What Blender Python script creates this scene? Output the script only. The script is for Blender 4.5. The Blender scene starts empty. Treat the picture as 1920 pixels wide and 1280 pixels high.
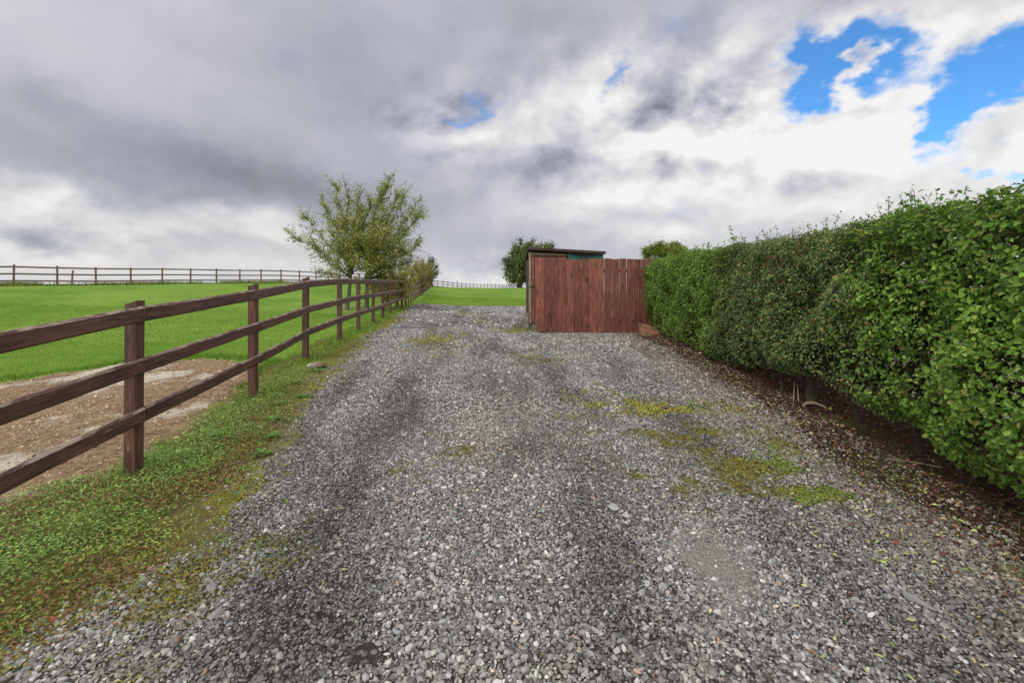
import bpy, math, random
import numpy as np
from mathutils import Vector, Matrix, noise as mnoise

SC = bpy.context.scene
C = SC.collection
R = math.radians
F = 853.0            # focal length in photo pixels (1920 wide)
HZ = 545.0           # horizon row of the photo
EYE = 1.35

# ------------------------------------------------------------------ camera
cd = bpy.data.cameras.new('camera')
cd.sensor_width = 36.0
cd.lens = F / 1920.0 * 36.0
cd.shift_y = -(640.0 - HZ) / 1920.0
cd.clip_start = 0.05
cd.clip_end = 6000
cam = bpy.data.objects.new('camera', cd)
cam.location = (0, 0, EYE)
cam.rotation_euler = (R(90), 0, 0)
C.objects.link(cam)
SC.camera = cam
SC.view_settings.view_transform = 'Standard'
SC.view_settings.look = 'None'
SC.view_settings.exposure = 0.0
SC.view_settings.gamma = 1.0
SC.cycles.max_bounces = 6
SC.cycles.transparent_max_bounces = 4

# ------------------------------------------------------------------ sun
SUN_AZ, SUN_EL = R(-145), R(48)
sd = bpy.data.lights.new('sun', 'SUN')
sd.energy = 1.75
sd.angle = R(20)
sd.color = (1.0, 0.965, 0.91)
sun = bpy.data.objects.new('sun', sd)
sdir = Vector((math.sin(SUN_AZ) * math.cos(SUN_EL), math.cos(SUN_AZ) * math.cos(SUN_EL), math.sin(SUN_EL)))
sun.rotation_euler = sdir.to_track_quat('Z', 'Y').to_euler()
C.objects.link(sun)


# ------------------------------------------------------------------ node helpers
class NT:
    def __init__(s, tree):
        s.t = tree

    def n(s, typ, ins=None, **props):
        nd = s.t.nodes.new(typ)
        for k, v in props.items():
            setattr(nd, k, v)
        for k, v in (ins or {}).items():
            sock = nd.inputs[k]
            if isinstance(v, bpy.types.NodeSocket):
                s.t.links.new(v, sock)
            else:
                sock.default_value = v
        return nd

    def m(s, op, a, b=0.0, c=0.0, clamp=False):
        nd = s.n('ShaderNodeMath', {0: a, 1: b, 2: c}, operation=op)
        nd.use_clamp = clamp
        return nd.outputs[0]

    def noise(s, vec, scale, detail=4, rough=.55, dist=0.0, dims='3D'):
        nd = s.n('ShaderNodeTexNoise', {'Scale': scale, 'Detail': detail, 'Roughness': rough, 'Distortion': dist},
                 noise_dimensions=dims)
        s.t.links.new(vec, nd.inputs['Vector'])
        return nd

    def ramp(s, fac, a, b, smooth=True):
        nd = s.n('ShaderNodeMapRange', {0: fac, 1: a, 2: b, 3: 0.0, 4: 1.0},
                 interpolation_type='SMOOTHSTEP' if smooth else 'LINEAR')
        return nd.outputs[0]

    def mix(s, fac, a, b, mode='MIX'):
        nd = s.n('ShaderNodeMix', data_type='RGBA', blend_type=mode)
        for k, v in ((0, fac), (6, a), (7, b)):
            if isinstance(v, bpy.types.NodeSocket):
                s.t.links.new(v, nd.inputs[k])
            else:
                nd.inputs[k].default_value = (v[0], v[1], v[2], 1.0) if isinstance(v, tuple) else v
        return nd.outputs[2]


# ------------------------------------------------------------------ world: broken cloud over a blue sky
w = bpy.data.worlds.new('World')
SC.world = w
w.use_nodes = True
w.node_tree.nodes.clear()
N = NT(w.node_tree)
tc = N.n('ShaderNodeTexCoord').outputs['Generated']
sep = N.n('ShaderNodeSeparateXYZ', {0: tc}).outputs
az = N.m('ARCTAN2', sep[0], sep[1])
el = N.m('ARCSINE', sep[2])
P0 = N.n('ShaderNodeCombineXYZ', {0: az, 1: el, 2: 0.0}).outputs[0]
# noise is stretched sideways so that clouds flatten towards the horizon
stretch = N.n('ShaderNodeVectorMath', {0: tc, 1: (1.0, 1.0, 1.5)}, operation='MULTIPLY').outputs[0]
wn = N.noise(stretch, 3.2, 5, .55)
warp = N.n('ShaderNodeVectorMath', {0: wn.outputs['Color'], 1: (.5, .5, .5)}, operation='SUBTRACT').outputs[0]
warp = N.n('ShaderNodeVectorMath', {0: warp, 1: (.26, .15, 0)}, operation='MULTIPLY').outputs[0]
wn2 = N.noise(stretch, 11.0, 4, .55)
warp2 = N.n('ShaderNodeVectorMath', {0: wn2.outputs['Color'], 1: (.5, .5, .5)}, operation='SUBTRACT').outputs[0]
warp2 = N.n('ShaderNodeVectorMath', {0: warp2, 1: (.09, .06, 0)}, operation='MULTIPLY').outputs[0]
P1 = N.n('ShaderNodeVectorMath', {0: P0, 1: warp}, operation='ADD').outputs[0]
P1 = N.n('ShaderNodeVectorMath', {0: P1, 1: warp2}, operation='ADD').outputs[0]


P2 = N.n('ShaderNodeVectorMath', {0: P1, 1: N.n('ShaderNodeVectorMath', {0: warp2, 1: (2.2, 1.8, 0)}, operation='MULTIPLY').outputs[0]}, operation='ADD').outputs[0]


def blobs(lst, start, P1=P1):
    """Sum of soft ellipses placed by azimuth / elevation (given as rows and columns of the view north)."""
    acc = start
    for (px, py, rx, ry, rot, amp) in lst:
        u, v = (px - 960) / F, (HZ - py) / F
        a = math.atan(u)
        e = math.atan(v * math.cos(a))
        ca = math.cos(a)
        mp = N.n('ShaderNodeMapping', {0: P1, 1: (a, e, 0), 2: (0, 0, R(rot)), 3: (rx / F * ca * ca * 1.9, ry / F * ca * 1.9, 1)},
                 vector_type='TEXTURE').outputs[0]
        ln = N.n('ShaderNodeVectorMath', {0: mp}, operation='LENGTH').outputs['Value']
        g = N.n('ShaderNodeMapRange', {0: ln, 1: 1.0, 2: 0.0, 3: 0.0, 4: 1.0}, interpolation_type='SMOOTHSTEP').outputs[0]
        acc = N.m('MULTIPLY_ADD', g, amp, acc)
    return acc


LUM = [
    (330, 320, 440, 66, -6, -.22), (650, 270, 260, 130, 0, -.13), (620, 385, 260, 45, -14, -.12), (60, 330, 200, 50, 0, -.05),
    (90, 185, 90, 24, -20, -.10), (380, 60, 240, 80, 0, .07), (1000, 70, 420, 110, 0, -.16), (700, 180, 330, 90, 0, -.08), (600, 130, 160, 60, 0, -.04),
    (100, 395, 150, 30, -4, .34), (440, 425, 170, 22, -12, .28), (30, 465, 180, 16, 0, .28), (150, 440, 170, 14, 0, -.10), (430, 480, 190, 14, 0, -.08),
    (600, 505, 500, 20, 0, .14), (1000, 430, 260, 60, 0, .05), (250, 510, 300, 14, 0, .08),
    (840, 262, 90, 40, 0, .08), (860, 380, 200, 90, 0, -.07), (920, 455, 120, 36, 0, -.04), (800, 455, 60, 34, 0, .10),
    (915, 505, 60, 22, 0, .36), (790, 505, 50, 20, 0, .06),
    (1150, 190, 110, 60, 10, .32), (1045, 220, 70, 55, 0, .30), (1480, 200, 230, 80, -6, .33), (1350, 285, 330, 70, 0, .30),
    (1680, 290, 240, 60, -12, .34), (1150, 300, 180, 60, 0, .14), (1780, 330, 200, 60, 0, .25), (1560, 110, 60, 40, 0, .3),
    (1215, 195, 60, 36, 30, -.62), (1345, 195, 80, 40, 30, -.60), (1240, 328, 50, 20, 0, -.36), (1090, 270, 80, 44, 20, -.45), (1010, 320, 70, 40, 0, -.2), (1450, 250, 60, 26, 20, -.25), (1570, 320, 90, 26, 0, -.2),
    (1650, 195, 90, 34, 20, -.22), (1500, 360, 90, 20, 0, -.12), (1720, 140, 120, 40, 0, .10),
    (1300, 385, 360, 50, 0, .16), (1080, 455, 200, 34, 0, -.08), (1250, 250, 120, 60, 0, .15), (1560, 392, 110, 18, 0, .16), (1290, 440, 40, 12, 0, .2),
    (1650, 50, 380, 60, 0, .24), (1300, 40, 260, 50, 0, -.03),
]
fb = N.noise(stretch, 2.3, 6, .5, .2).outputs[0]
fb2 = N.noise(stretch, 8.5, 8, .6, .25).outputs[0]
bil = N.m('ABSOLUTE', N.m('SUBTRACT', N.noise(stretch, 4.6, 6, .55, .4).outputs[0], .5))
L = N.m('MULTIPLY_ADD', N.m('SUBTRACT', fb, .5), .24, .60)
# crisper heaps where the bright cumulus stands
heap = blobs([(1420, 230, 520, 150, 0, 1.0), (830, 230, 90, 60, 0, .7), (150, 410, 380, 50, 0, .5), (920, 500, 60, 30, 0, .6)], .12)
L = N.m('ADD', L, N.m('MULTIPLY', N.m('MULTIPLY', N.m('SUBTRACT', fb2, .5), .48), heap))
L = N.m('ADD', L, N.m('MULTIPLY', N.m('MULTIPLY_ADD', bil, -1.0, .09), heap))
ofs = N.n('ShaderNodeVectorMath', {0: stretch, 1: (.030, .0, -.045)}, operation='ADD').outputs[0]
ra = N.noise(stretch, 5.0, 8, .52, .15).outputs[0]
rb = N.noise(ofs, 5.0, 8, .52, .15).outputs[0]
relief = N.m('SUBTRACT', rb, ra)
L = N.m('ADD', L, N.m('MULTIPLY', relief, N.m('MULTIPLY_ADD', N.m('MAXIMUM', N.m('SUBTRACT', heap, .1), 0.0), 2.3, .06)))
L = blobs([(a_, b_, c_, d_, e_, f_ * (.80 if f_ < 0 else .74)) for (a_, b_, c_, d_, e_, f_) in LUM], L)
# the unseen cloud overhead and behind the camera is brightened to light the ground
up = N.ramp(el, .66, 1.15)
back = N.ramp(sep[1], .45, -.35)
L = N.m('MAXIMUM', N.m('MINIMUM', L, .91), .24)
L = N.m('ADD', L, N.m('MULTIPLY', N.m('MAXIMUM', up, back), .62))
# cloud colour: greys lean to lavender, whites are neutral
tint = N.mix(N.ramp(L, .28, .85), (.925, .97, 1.10), (1.02, 1.0, .985))
lav = N.ramp(N.noise(stretch, 1.7, 2, .5).outputs[0], .42, .62)
lav = N.m('MULTIPLY', lav, N.ramp(L, .80, .55))
tint = N.mix(lav, tint, N.mix(1.0, tint, (1.0, .985, 1.06), 'MULTIPLY'))
cloud = N.n('ShaderNodeVectorMath', {0: tint, 3: L}, operation='SCALE').outputs[0]
cloud = N.n('ShaderNodeVectorMath', {0: cloud, 3: 10.0}, operation='SCALE').outputs[0]
sky = N.n('ShaderNodeTexSky', sky_type='NISHITA', sun_disc=False, sun_elevation=SUN_EL, sun_rotation=SUN_AZ,
          air_density=1.0, dust_density=.3, ozone_density=2.0)
blue = N.n('ShaderNodeVectorMath', {0: sky.outputs[0], 1: (.62, 1.36, 1.92)}, operation='MULTIPLY').outputs[0]
BLUE = [(1520, 125, 90, 48, 0, 1.0), (1610, 95, 100, 34, 0, .8), (1700, 120, 80, 30, 0, .8), (1545, 165, 44, 34, 0, .6), (1780, 150, 60, 30, 0, .5), (1620, 130, 30, 26, 0, -.8), (1720, 185, 90, 24, 10, -.4),
        (1880, 190, 130, 76, 15, 1.0), (1800, 225, 80, 44, 0, .6), (1915, 80, 70, 70, 0, .8), (1870, 120, 60, 40, 0, .3), (1850, 245, 80, 24, 0, .6),
        (1140, 163, 50, 22, 20, .80), (885, 200, 60, 22, 10, .66), (1905, 345, 30, 14, 0, .5)]
fb3 = N.noise(stretch, 6.5, 7, .52, .2).outputs[0]
bm = blobs(BLUE, 0.0, P2)
bm = N.m('ADD', bm, N.m('MULTIPLY', N.m('SUBTRACT', fb3, .5), 1.5))
bm = N.m('MULTIPLY', N.ramp(bm, .16, 1.05), .98)
col = N.mix(bm, cloud, blue)
bg = N.n('ShaderNodeBackground', {0: col, 1: 0.1})
N.n('ShaderNodeOutputWorld', {0: bg.outputs[0]})
w.cycles.sampling_method = 'MANUAL'
w.cycles.sample_map_resolution = 512


# ------------------------------------------------------------------ numeric helpers
def rng(seed):
    return np.random.default_rng(seed)


def vnoise(x, y, seed=0):
    xi, yi = np.floor(x).astype(np.int64), np.floor(y).astype(np.int64)
    xf, yf = x - xi, y - yi
    xf, yf = xf * xf * (3 - 2 * xf), yf * yf * (3 - 2 * yf)

    def h(a, b):
        n = (a * 374761393 + b * 668265263 + seed * 974634777) & 0xffffffff
        n = ((n ^ (n >> 13)) * 1274126177) & 0xffffffff
        n = (n ^ (n >> 16)) & 0xffffffff
        return n / 4294967295.0
    return (h(xi, yi) * (1 - xf) + h(xi + 1, yi) * xf) * (1 - yf) + (h(xi, yi + 1) * (1 - xf) + h(xi + 1, yi + 1) * xf) * yf


def fbm(x, y, scale, seed=0, octv=4):
    x, y = np.asarray(x, float), np.asarray(y, float)
    a, s, t = 1.0, 0.0, 0.0
    for o in range(octv):
        s = s + a * vnoise(x * scale * 2 ** o + 17.3 * o, y * scale * 2 ** o - 9.1 * o, seed + o)
        t += a
        a *= .5
    return s / t


def sstep(a, b, x):
    t = np.clip((np.asarray(x, float) - a) / (b - a), 0, 1)
    return t * t * (3 - 2 * t)


# ------------------------------------------------------------------ terrain height: thin plate spline through surveyed points
CP = np.array([
    (0, -3, -.02), (-3, -2, -.10), (3, -2, -.02), (0, 0, -.01), (0, 2, 0), (0, 3, .03), (0, 5, .12), (0, 8, .24), (0, 11, .29), (1.8, 10.9, .285), (1.8, 12, .33), (0, 16, .40), (-2, 24, .50), (1, 24, .50),
    (3, 3, .02), (3, 5, .13), (3.3, 8, .24), (3.4, 11, .29), (6, 3, .05), (6, 11, .35), (8, 25, .5), (20, 10, .4), (25, 30, .6),
    (-1.9, 2, -.03), (-2, 3.4, .03), (-2.66, 3.2, .03), (-2.5, 1.4, -.08), (-2.82, 5, .16), (-3.1, 6.84, .29), (-3.3, 8.5, .37), (-3.75, 11.8, .45),
    (-4.4, 16.8, .54), (-4.95, 21, .60), (-7.8, 40, 1.12), (-12.3, 70, 1.88), (-10, 55, 1.5), (-9, 56, 1.45),
    (-6.5, 5.8, .12), (-9, 4, .0), (-10, 9, .32), (-15, 13, .55), (-20, 8, .35), (-40, 10, .5), (-34, 20, 1.25), (-28.5, 26, 1.60), (-24.6, 33, 1.80), (-20.8, 40.7, 2.0),
    (-15.5, 54, 2.12), (-13, 66, 1.95), (-36, 36, 1.2), (-30, 50, 1.2), (-24, 70, 1.0), (-45, 30, .9), (-12, 22, .95), (-9, 17, .62), (-12, 40, 1.55),
    (-4, 60, 1.45), (-8, 72, 1.85), (-4.7, 93, 1.62), (0, 104, 1.38), (5, 110, .9), (0, 60, 1.2), (4, 40, .8), (0, 32, .66), (-5, 32, .80), (12, 60, .9), (20, 90, .5),
    (-12, 90, .9), (-5, 112, .6), (-45, 110, -1), (25, 115, -1),
])


def _warp(x, y):
    y = np.clip(y, -3, 115)
    x = np.clip(x, -45, 25)
    s = 1.0 / (y + 7.0)
    return x * s * 2.2, np.log(y + 7.0) * 1.4


def _phi(r2):
    return np.where(r2 > 1e-12, .5 * r2 * np.log(r2 + 1e-12), 0)


_u, _v = _warp(CP[:, 0], CP[:, 1])
_n = len(_u)
_K = _phi((_u[:, None] - _u) ** 2 + (_v[:, None] - _v) ** 2) + np.eye(_n) * .002
_P = np.stack([np.ones(_n), _u, _v], 1)
_A = np.block([[_K, _P], [_P.T, np.zeros((3, 3))]])
_w = np.linalg.solve(_A, np.concatenate([CP[:, 2], np.zeros(3)]))


def G(x, y):
    x, y = np.broadcast_arrays(np.asarray(x, float), np.asarray(y, float))
    shp = x.shape
    x, y = x.ravel(), y.ravel()
    out = np.empty(len(x))
    for i in range(0, len(x), 20000):
        xs, ys = x[i:i + 20000], y[i:i + 20000]
        u, v = _warp(xs, ys)
        k = _phi((u[:, None] - _u) ** 2 + (v[:, None] - _v) ** 2)
        z = k @ _w[:_n] + _w[_n] + _w[_n + 1] * u + _w[_n + 2] * v
        far = np.maximum(sstep(112, 220, ys), np.maximum(sstep(45, 160, -xs), sstep(60, 200, xs)))
        out[i:i + 20000] = z * (1 - far) - 5 * far
    return out.reshape(shp)


def g(x, y):
    return float(G(np.array([x]), np.array([y]))[0])


# ------------------------------------------------------------------ mesh helpers
def np_mesh(name, verts, faces, mat=None, cols=None, smooth=False, parent=None, attrs=None, link=True):
    """verts (n,3); faces: (m,k) int array or list of such arrays."""
    if not isinstance(faces, list):
        faces = [faces]
    faces = [f for f in faces if len(f)]
    me = bpy.data.meshes.new(name)
    me.vertices.add(len(verts))
    me.vertices.foreach_set('co', np.asarray(verts, np.float32).ravel())
    loops = np.concatenate([f.ravel() for f in faces]).astype(np.int32)
    tot = np.concatenate([np.full(len(f), f.shape[1], np.int32) for f in faces])
    start = np.concatenate([[0], np.cumsum(tot)[:-1]]).astype(np.int32)
    me.loops.add(len(loops))
    me.loops.foreach_set('vertex_index', loops)
    me.polygons.add(len(tot))
    me.polygons.foreach_set('loop_start', start)
    me.polygons.foreach_set('loop_total', tot)
    me.update(calc_edges=True)
    me.validate()
    me.polygons.foreach_set('use_smooth', np.full(len(me.polygons), smooth))
    if cols is not None:
        a = me.color_attributes.new('col', 'FLOAT_COLOR', 'POINT')
        c = np.ones((len(verts), 4), np.float32)
        c[:, :3] = cols
        a.data.foreach_set('color', c.ravel())
    for k, v in (attrs or {}).items():
        a = me.attributes.new(k, 'FLOAT_VECTOR', 'POINT')
        a.data.foreach_set('vector', np.asarray(v, np.float32).ravel())
    if mat:
        me.materials.append(mat)
    o = bpy.data.objects.new(name, me)
    if parent is not None:
        o.parent = parent
    if link:
        C.objects.link(o)
    return o


def tag(o, label=None, cat=None, group=None, kind=None):
    if label:
        o['label'] = label
    if cat:
        o['category'] = cat
    if group:
        o['group'] = group
    if kind:
        o['kind'] = kind
    return o


def empty(name, loc, label, cat, group=None):
    o = bpy.data.objects.new(name, None)
    o.location = loc
    o.empty_display_size = .2
    C.objects.link(o)
    return tag(o, label, cat, group)


class MB:
    """collects vertices and faces (+ local grain coordinates and a colour)"""
    def __init__(s, origin=(0, 0, 0)):
        s.v, s.f, s.c, s.l = [], [], [], []
        s.o = np.array(origin, float)

    def add(s, v, f, col=(1, 1, 1), lc=None):
        b = len(s.v)
        v = [tuple(p) for p in v]
        s.v += v
        s.f += [tuple(i + b for i in q) for q in f]
        s.c += [col] * len(v)
        s.l += [tuple(p) for p in (lc if lc is not None else v)]

    def sweep(s, pts, wid, hei, right, up, cham=.18, col=(1, 1, 1), off=0.0, ends=True, jit=0.0, seed=0):
        """a sawn timber: chamfered box swept along pts"""
        c = cham * min(wid, hei)
        a, b = wid / 2, hei / 2
        prof = [(-a + c, -b), (a - c, -b), (a, -b + c), (a, b - c), (a - c, b), (-a + c, b), (-a, b - c), (-a, -b + c)]
        rr = random.Random(seed)
        v, l = [], []
        dist = 0.0
        pts = [Vector(p) for p in pts]
        right, up = Vector(right).normalized(), Vector(up).normalized()
        for i, p in enumerate(pts):
            if i:
                dist += (p - pts[i - 1]).length
            k = 1 + rr.uniform(-jit, jit)
            for (x, y) in prof:
                v.append(p + right * x * k + up * y * k)
                l.append((dist + off, x + off * .37, y + off * .11))
        n = len(prof)
        f = []
        for i in range(len(pts) - 1):
            for j in range(n):
                f.append((i * n + j, i * n + (j + 1) % n, (i + 1) * n + (j + 1) % n, (i + 1) * n + j))
        if ends:
            f.append(tuple(reversed(range(n))))
            f.append(tuple((len(pts) - 1) * n + j for j in range(n)))
        s.add(v, f, col, l)

    def tube(s, pts, rads, n=6, col=(1, 1, 1)):
        pts = [Vector(p) for p in pts]
        v = []
        for i, p in enumerate(pts):
            d = (pts[min(i + 1, len(pts) - 1)] - pts[max(i - 1, 0)]).normalized()
            a = d.cross(Vector((.31, .9, .2))).normalized()
            b = d.cross(a)
            for j in range(n):
                t = 2 * math.pi * j / n
                v.append(p + (a * math.cos(t) + b * math.sin(t)) * rads[i])
        f = [(i * n + j, i * n + (j + 1) % n, (i + 1) * n + (j + 1) % n, (i + 1) * n + j) for i in range(len(pts) - 1) for j in range(n)]
        f.append(tuple(range(n)))
        f.append(tuple(reversed([(len(pts) - 1) * n + j for j in range(n)])))
        s.add(v, f, col)

    def box(s, c, d, col=(1, 1, 1), rot=0.0, off=0.0):
        c = Vector(c)
        m = Matrix.Rotation(rot, 3, 'Z')
        hx, hy, hz = d[0] / 2, d[1] / 2, d[2] / 2
        s.sweep([c + Vector((0, 0, -hz)), c + Vector((0, 0, hz))], d[0], d[1], m @ Vector((1, 0, 0)), m @ Vector((0, 1, 0)), .06, col, off)

    def build(s, name, mat, parent=None, smooth=False):
        v = np.array(s.v, float) - s.o
        me = bpy.data.meshes.new(name)
        me.from_pydata([tuple(p) for p in v], [], s.f)
        me.polygons.foreach_set('use_smooth', [smooth] * len(me.polygons))
        a = me.color_attributes.new('col', 'FLOAT_COLOR', 'POINT')
        a.data.foreach_set('color', np.array([(c[0], c[1], c[2], 1) for c in s.c], np.float32).ravel())
        a = me.attributes.new('grain', 'FLOAT_VECTOR', 'POINT')
        a.data.foreach_set('vector', np.array(s.l, np.float32).ravel())
        me.materials.append(mat)
        me.update()
        o = bpy.data.objects.new(name, me)
        if parent is not None:
            o.parent = parent
        else:
            o.location = tuple(s.o)
        C.objects.link(o)
        return o


def unit(v):
    return v / np.maximum(np.linalg.norm(v, axis=-1, keepdims=True), 1e-9)


def leaf_mesh(name, P, Nrm, D, Ln, Wd, col, mat, parent=None, fold=.25, origin=(0, 0, 0), link=True):
    """every leaf: two quads folded on the midrib, tapering at both ends"""
    n = len(P)
    Nrm = unit(Nrm)
    D = unit(D - Nrm * np.sum(D * Nrm, 1, keepdims=True))
    S = np.cross(Nrm, D)
    Ln, Wd = Ln[:, None], Wd[:, None]
    up = Nrm * Wd * fold
    curl = -Nrm * Ln * .12
    b = P
    v = np.stack([b, b + D * Ln * .35 + S * Wd * .5 + up, b + D * Ln * .72 + S * Wd * .40 + up * .8 + curl * .4, b + D * Ln + curl,
                  b + D * Ln * .72 - S * Wd * .40 + up * .8 + curl * .4, b + D * Ln * .35 - S * Wd * .5 + up], 1).reshape(-1, 3)
    i = (np.arange(n) * 6)[:, None]
    f = np.concatenate([i + np.array([0, 1, 2, 3]), i + np.array([0, 3, 4, 5])], 0)
    return np_mesh(name, v - np.array(origin), f, mat, np.repeat(col, 6, 0), False, parent, link=link)


def blade_mesh(name, P, H, W, lean, col, mat, parent=None, seed=0):
    """grass blades: a bent two-segment strip ending in a point"""
    r = rng(seed)
    n = len(P)
    a = r.uniform(0, 2 * np.pi, n)
    S = np.stack([np.cos(a), np.sin(a), np.zeros(n)], 1)
    b = r.uniform(0, 2 * np.pi, n)
    T = np.stack([np.cos(b), np.sin(b), np.zeros(n)], 1) * lean[:, None]
    Z = np.zeros((n, 3))
    Z[:, 2] = 1
    H, W = H[:, None], W[:, None]
    v = np.stack([P - S * W / 2, P + S * W / 2, P + Z * H * .55 + T * H * .3 + S * W * .38, P + Z * H * .55 + T * H * .3 - S * W * .38,
                  P + Z * H * (1 - .25 * lean[:, None]) + T * H], 1).reshape(-1, 3)
    i = (np.arange(n) * 5)[:, None]
    c = np.repeat(col, 5, 0)
    return np_mesh(name, v, [i + np.array([0, 1, 2, 3]), i + np.array([3, 2, 4])], mat, c, False, parent)


def stick_mesh(name, A, B, ra, rb, col, mat, parent=None, origin=(0, 0, 0)):
    n = len(A)
    D = unit(B - A)
    X = unit(np.cross(D, np.array([.3, .5, .81])))
    Y = np.cross(D, X)
    vs = []
    for base, r_ in ((A, ra), (B, rb)):
        for k in range(4):
            t = k * math.pi / 2
            vs.append(base + (X * math.cos(t) + Y * math.sin(t)) * r_[:, None])
    v = np.stack(vs, 1).reshape(-1, 3)
    i = (np.arange(n) * 8)[:, None]
    f = np.concatenate([i + np.array([k, (k + 1) % 4, 4 + (k + 1) % 4, 4 + k]) for k in range(4)], 0)
    return np_mesh(name, v - np.array(origin), f, mat, np.repeat(col, 8, 0), True, parent)


def hsv_jit(base, n, r, amp=.25, hue=.08):
    c = np.array(base)[None] * (1 + r.normal(0, amp, (n, 1)).clip(-.75, 1.2))
    return np.clip(c * (1 + r.normal(0, hue, (n, 3))), .003, .95)


# ------------------------------------------------------------------ materials
def mat_new(name):
    m = bpy.data.materials.new(name)
    m.use_nodes = True
    m.node_tree.nodes.clear()
    return m, NT(m.node_tree)


def finish(n, color, rough=.8, spec=.3, bump=None, bstr=.3, bdist=.01, trans=None):
    p = n.n('ShaderNodeBsdfPrincipled')
    for k, v in (('Base Color', color), ('Roughness', rough), ('Specular IOR Level', spec)):
        if isinstance(v, bpy.types.NodeSocket):
            n.t.links.new(v, p.inputs[k])
        else:
            p.inputs[k].default_value = (v[0], v[1], v[2], 1) if isinstance(v, tuple) else v
    if bump is not None:
        b = n.n('ShaderNodeBump', {'Height': bump, 'Strength': bstr, 'Distance': bdist})
        n.t.links.new(b.outputs[0], p.inputs['Normal'])
    out = p.outputs[0]
    if trans:
        t = n.n('ShaderNodeBsdfTranslucent')
        n.t.links.new(color, t.inputs[0])
        out = n.n('ShaderNodeMixShader', {0: trans, 1: out, 2: t.outputs[0]}).outputs[0]
    n.n('ShaderNodeOutputMaterial', {0: out})


def attr(n, name='col', vec=False):
    a = n.n('ShaderNodeAttribute', attribute_name=name)
    return a.outputs['Vector' if vec else 'Color']


def m_attr(name, rough=.6, spec=.3, trans=None, mott=0.0, scale=30):
    m, n = mat_new(name)
    c = attr(n)
    bump = None
    if mott:
        pos = n.n('ShaderNodeNewGeometry').outputs['Position']
        nz = n.noise(pos, scale, 3, .6).outputs[0]
        k = n.m('MULTIPLY_ADD', nz, mott * 2, 1 - mott)
        c = n.n('ShaderNodeVectorMath', {0: c, 3: k}, operation='SCALE').outputs[0]
        bump = nz
    finish(n, c, rough, spec, bump, .25, .005, trans)
    return m


M = {}
M['leaf'] = m_attr('leaf', .5, .25, .34)
M['grass'] = m_attr('grass_blade', .6, .2, .25)
M['weed'] = m_attr('weed_leaf', .6, .2, .2)
M['stone'] = m_attr('gravel_stone', .48, .5, None, .25, 90)
M['litter'] = m_attr('leaf_litter', .8, .2)
M['bark'] = m_attr('bark', .9, .15, None, .35, 40)
M['moss'] = m_attr('moss', .95, .05, None, .35, 120)


def wood(name, base, dark, pale, rough=.6, wear=.5, knots=0.0, gscale=1.0):
    m, n = mat_new(name)
    lc = attr(n, 'grain', True)
    cc = attr(n)
    st = n.n('ShaderNodeVectorMath', {0: lc, 1: (1.6 * gscale, 22 * gscale, 22 * gscale)}, operation='MULTIPLY').outputs[0]
    gr = n.noise(st, 2.2, 6, .65, .6).outputs[0]
    fine = n.noise(n.n('ShaderNodeVectorMath', {0: lc, 1: (6, 160, 160)}, operation='MULTIPLY').outputs[0], 1.5, 3, .6).outputs[0]
    big = n.noise(lc, 2.3, 3, .6).outputs[0]
    c = n.mix(n.ramp(gr, .32, .70), dark, base)
    c = n.mix(n.ramp(big, .40, .72), c, n.mix(1.0, c, (1.35, 1.28, 1.25), 'MULTIPLY'))
    # worn patches and streaks where the stain has gone, mostly on upward faces
    nz = n.n('ShaderNodeSeparateXYZ', {0: n.n('ShaderNodeNewGeometry').outputs['Normal']}).outputs[2]
    wn_ = n.noise(n.n('ShaderNodeVectorMath', {0: lc, 1: (5, 30, 30)}, operation='MULTIPLY').outputs[0], 1.3, 6, .7).outputs[0]
    upf = n.m('MULTIPLY', n.ramp(nz, .25, .8), .17)
    wf = n.m('MULTIPLY', n.ramp(n.m('ADD', wn_, upf), .60, .74), wear)
    c = n.mix(wf, c, pale)
    if knots:
        kv = n.n('ShaderNodeTexVoronoi', {'Vector': n.n('ShaderNodeVectorMath', {0: lc, 1: (2.4, 5.5, 5.5)}, operation='MULTIPLY').outputs[0],
                                         'Scale': 1.0, 'Randomness': 1.0})
        kf = n.m('MULTIPLY', n.ramp(kv.outputs['Distance'], .26, .08), knots)
        c = n.mix(kf, c, dark)
    c = n.mix(1.0, c, cc, 'MULTIPLY')
    h = n.m('ADD', n.m('MULTIPLY', gr, .6), n.m('MULTIPLY', fine, .4))
    finish(n, c, rough, .35, h, .5, .004)
    return m


M['fence'] = wood('stained_fence_timber', (.132, .060, .044), (.045, .022, .018), (.34, .27, .22), .6, .85)
M['fieldfence'] = wood('weathered_fence_timber', (.20, .145, .10), (.10, .07, .05), (.34, .29, .23), .8, .6)
M['panel'] = wood('red_stained_boards', (.275, .090, .060), (.070, .028, .022), (.38, .27, .20), .65, .6, .95)
M['shedwood'] = wood('peeling_shed_timber', (.22, .085, .065), (.09, .04, .035), (.50, .42, .36), .75, .95, .3)
M['bare'] = wood('bare_grey_timber', (.36, .30, .24), (.17, .11, .085), (.52, .47, .40), .8, .6)
M['roof'] = wood('felt_roof', (.075, .072, .07), (.045, .043, .043), (.16, .155, .15), .9, .3)

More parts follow.
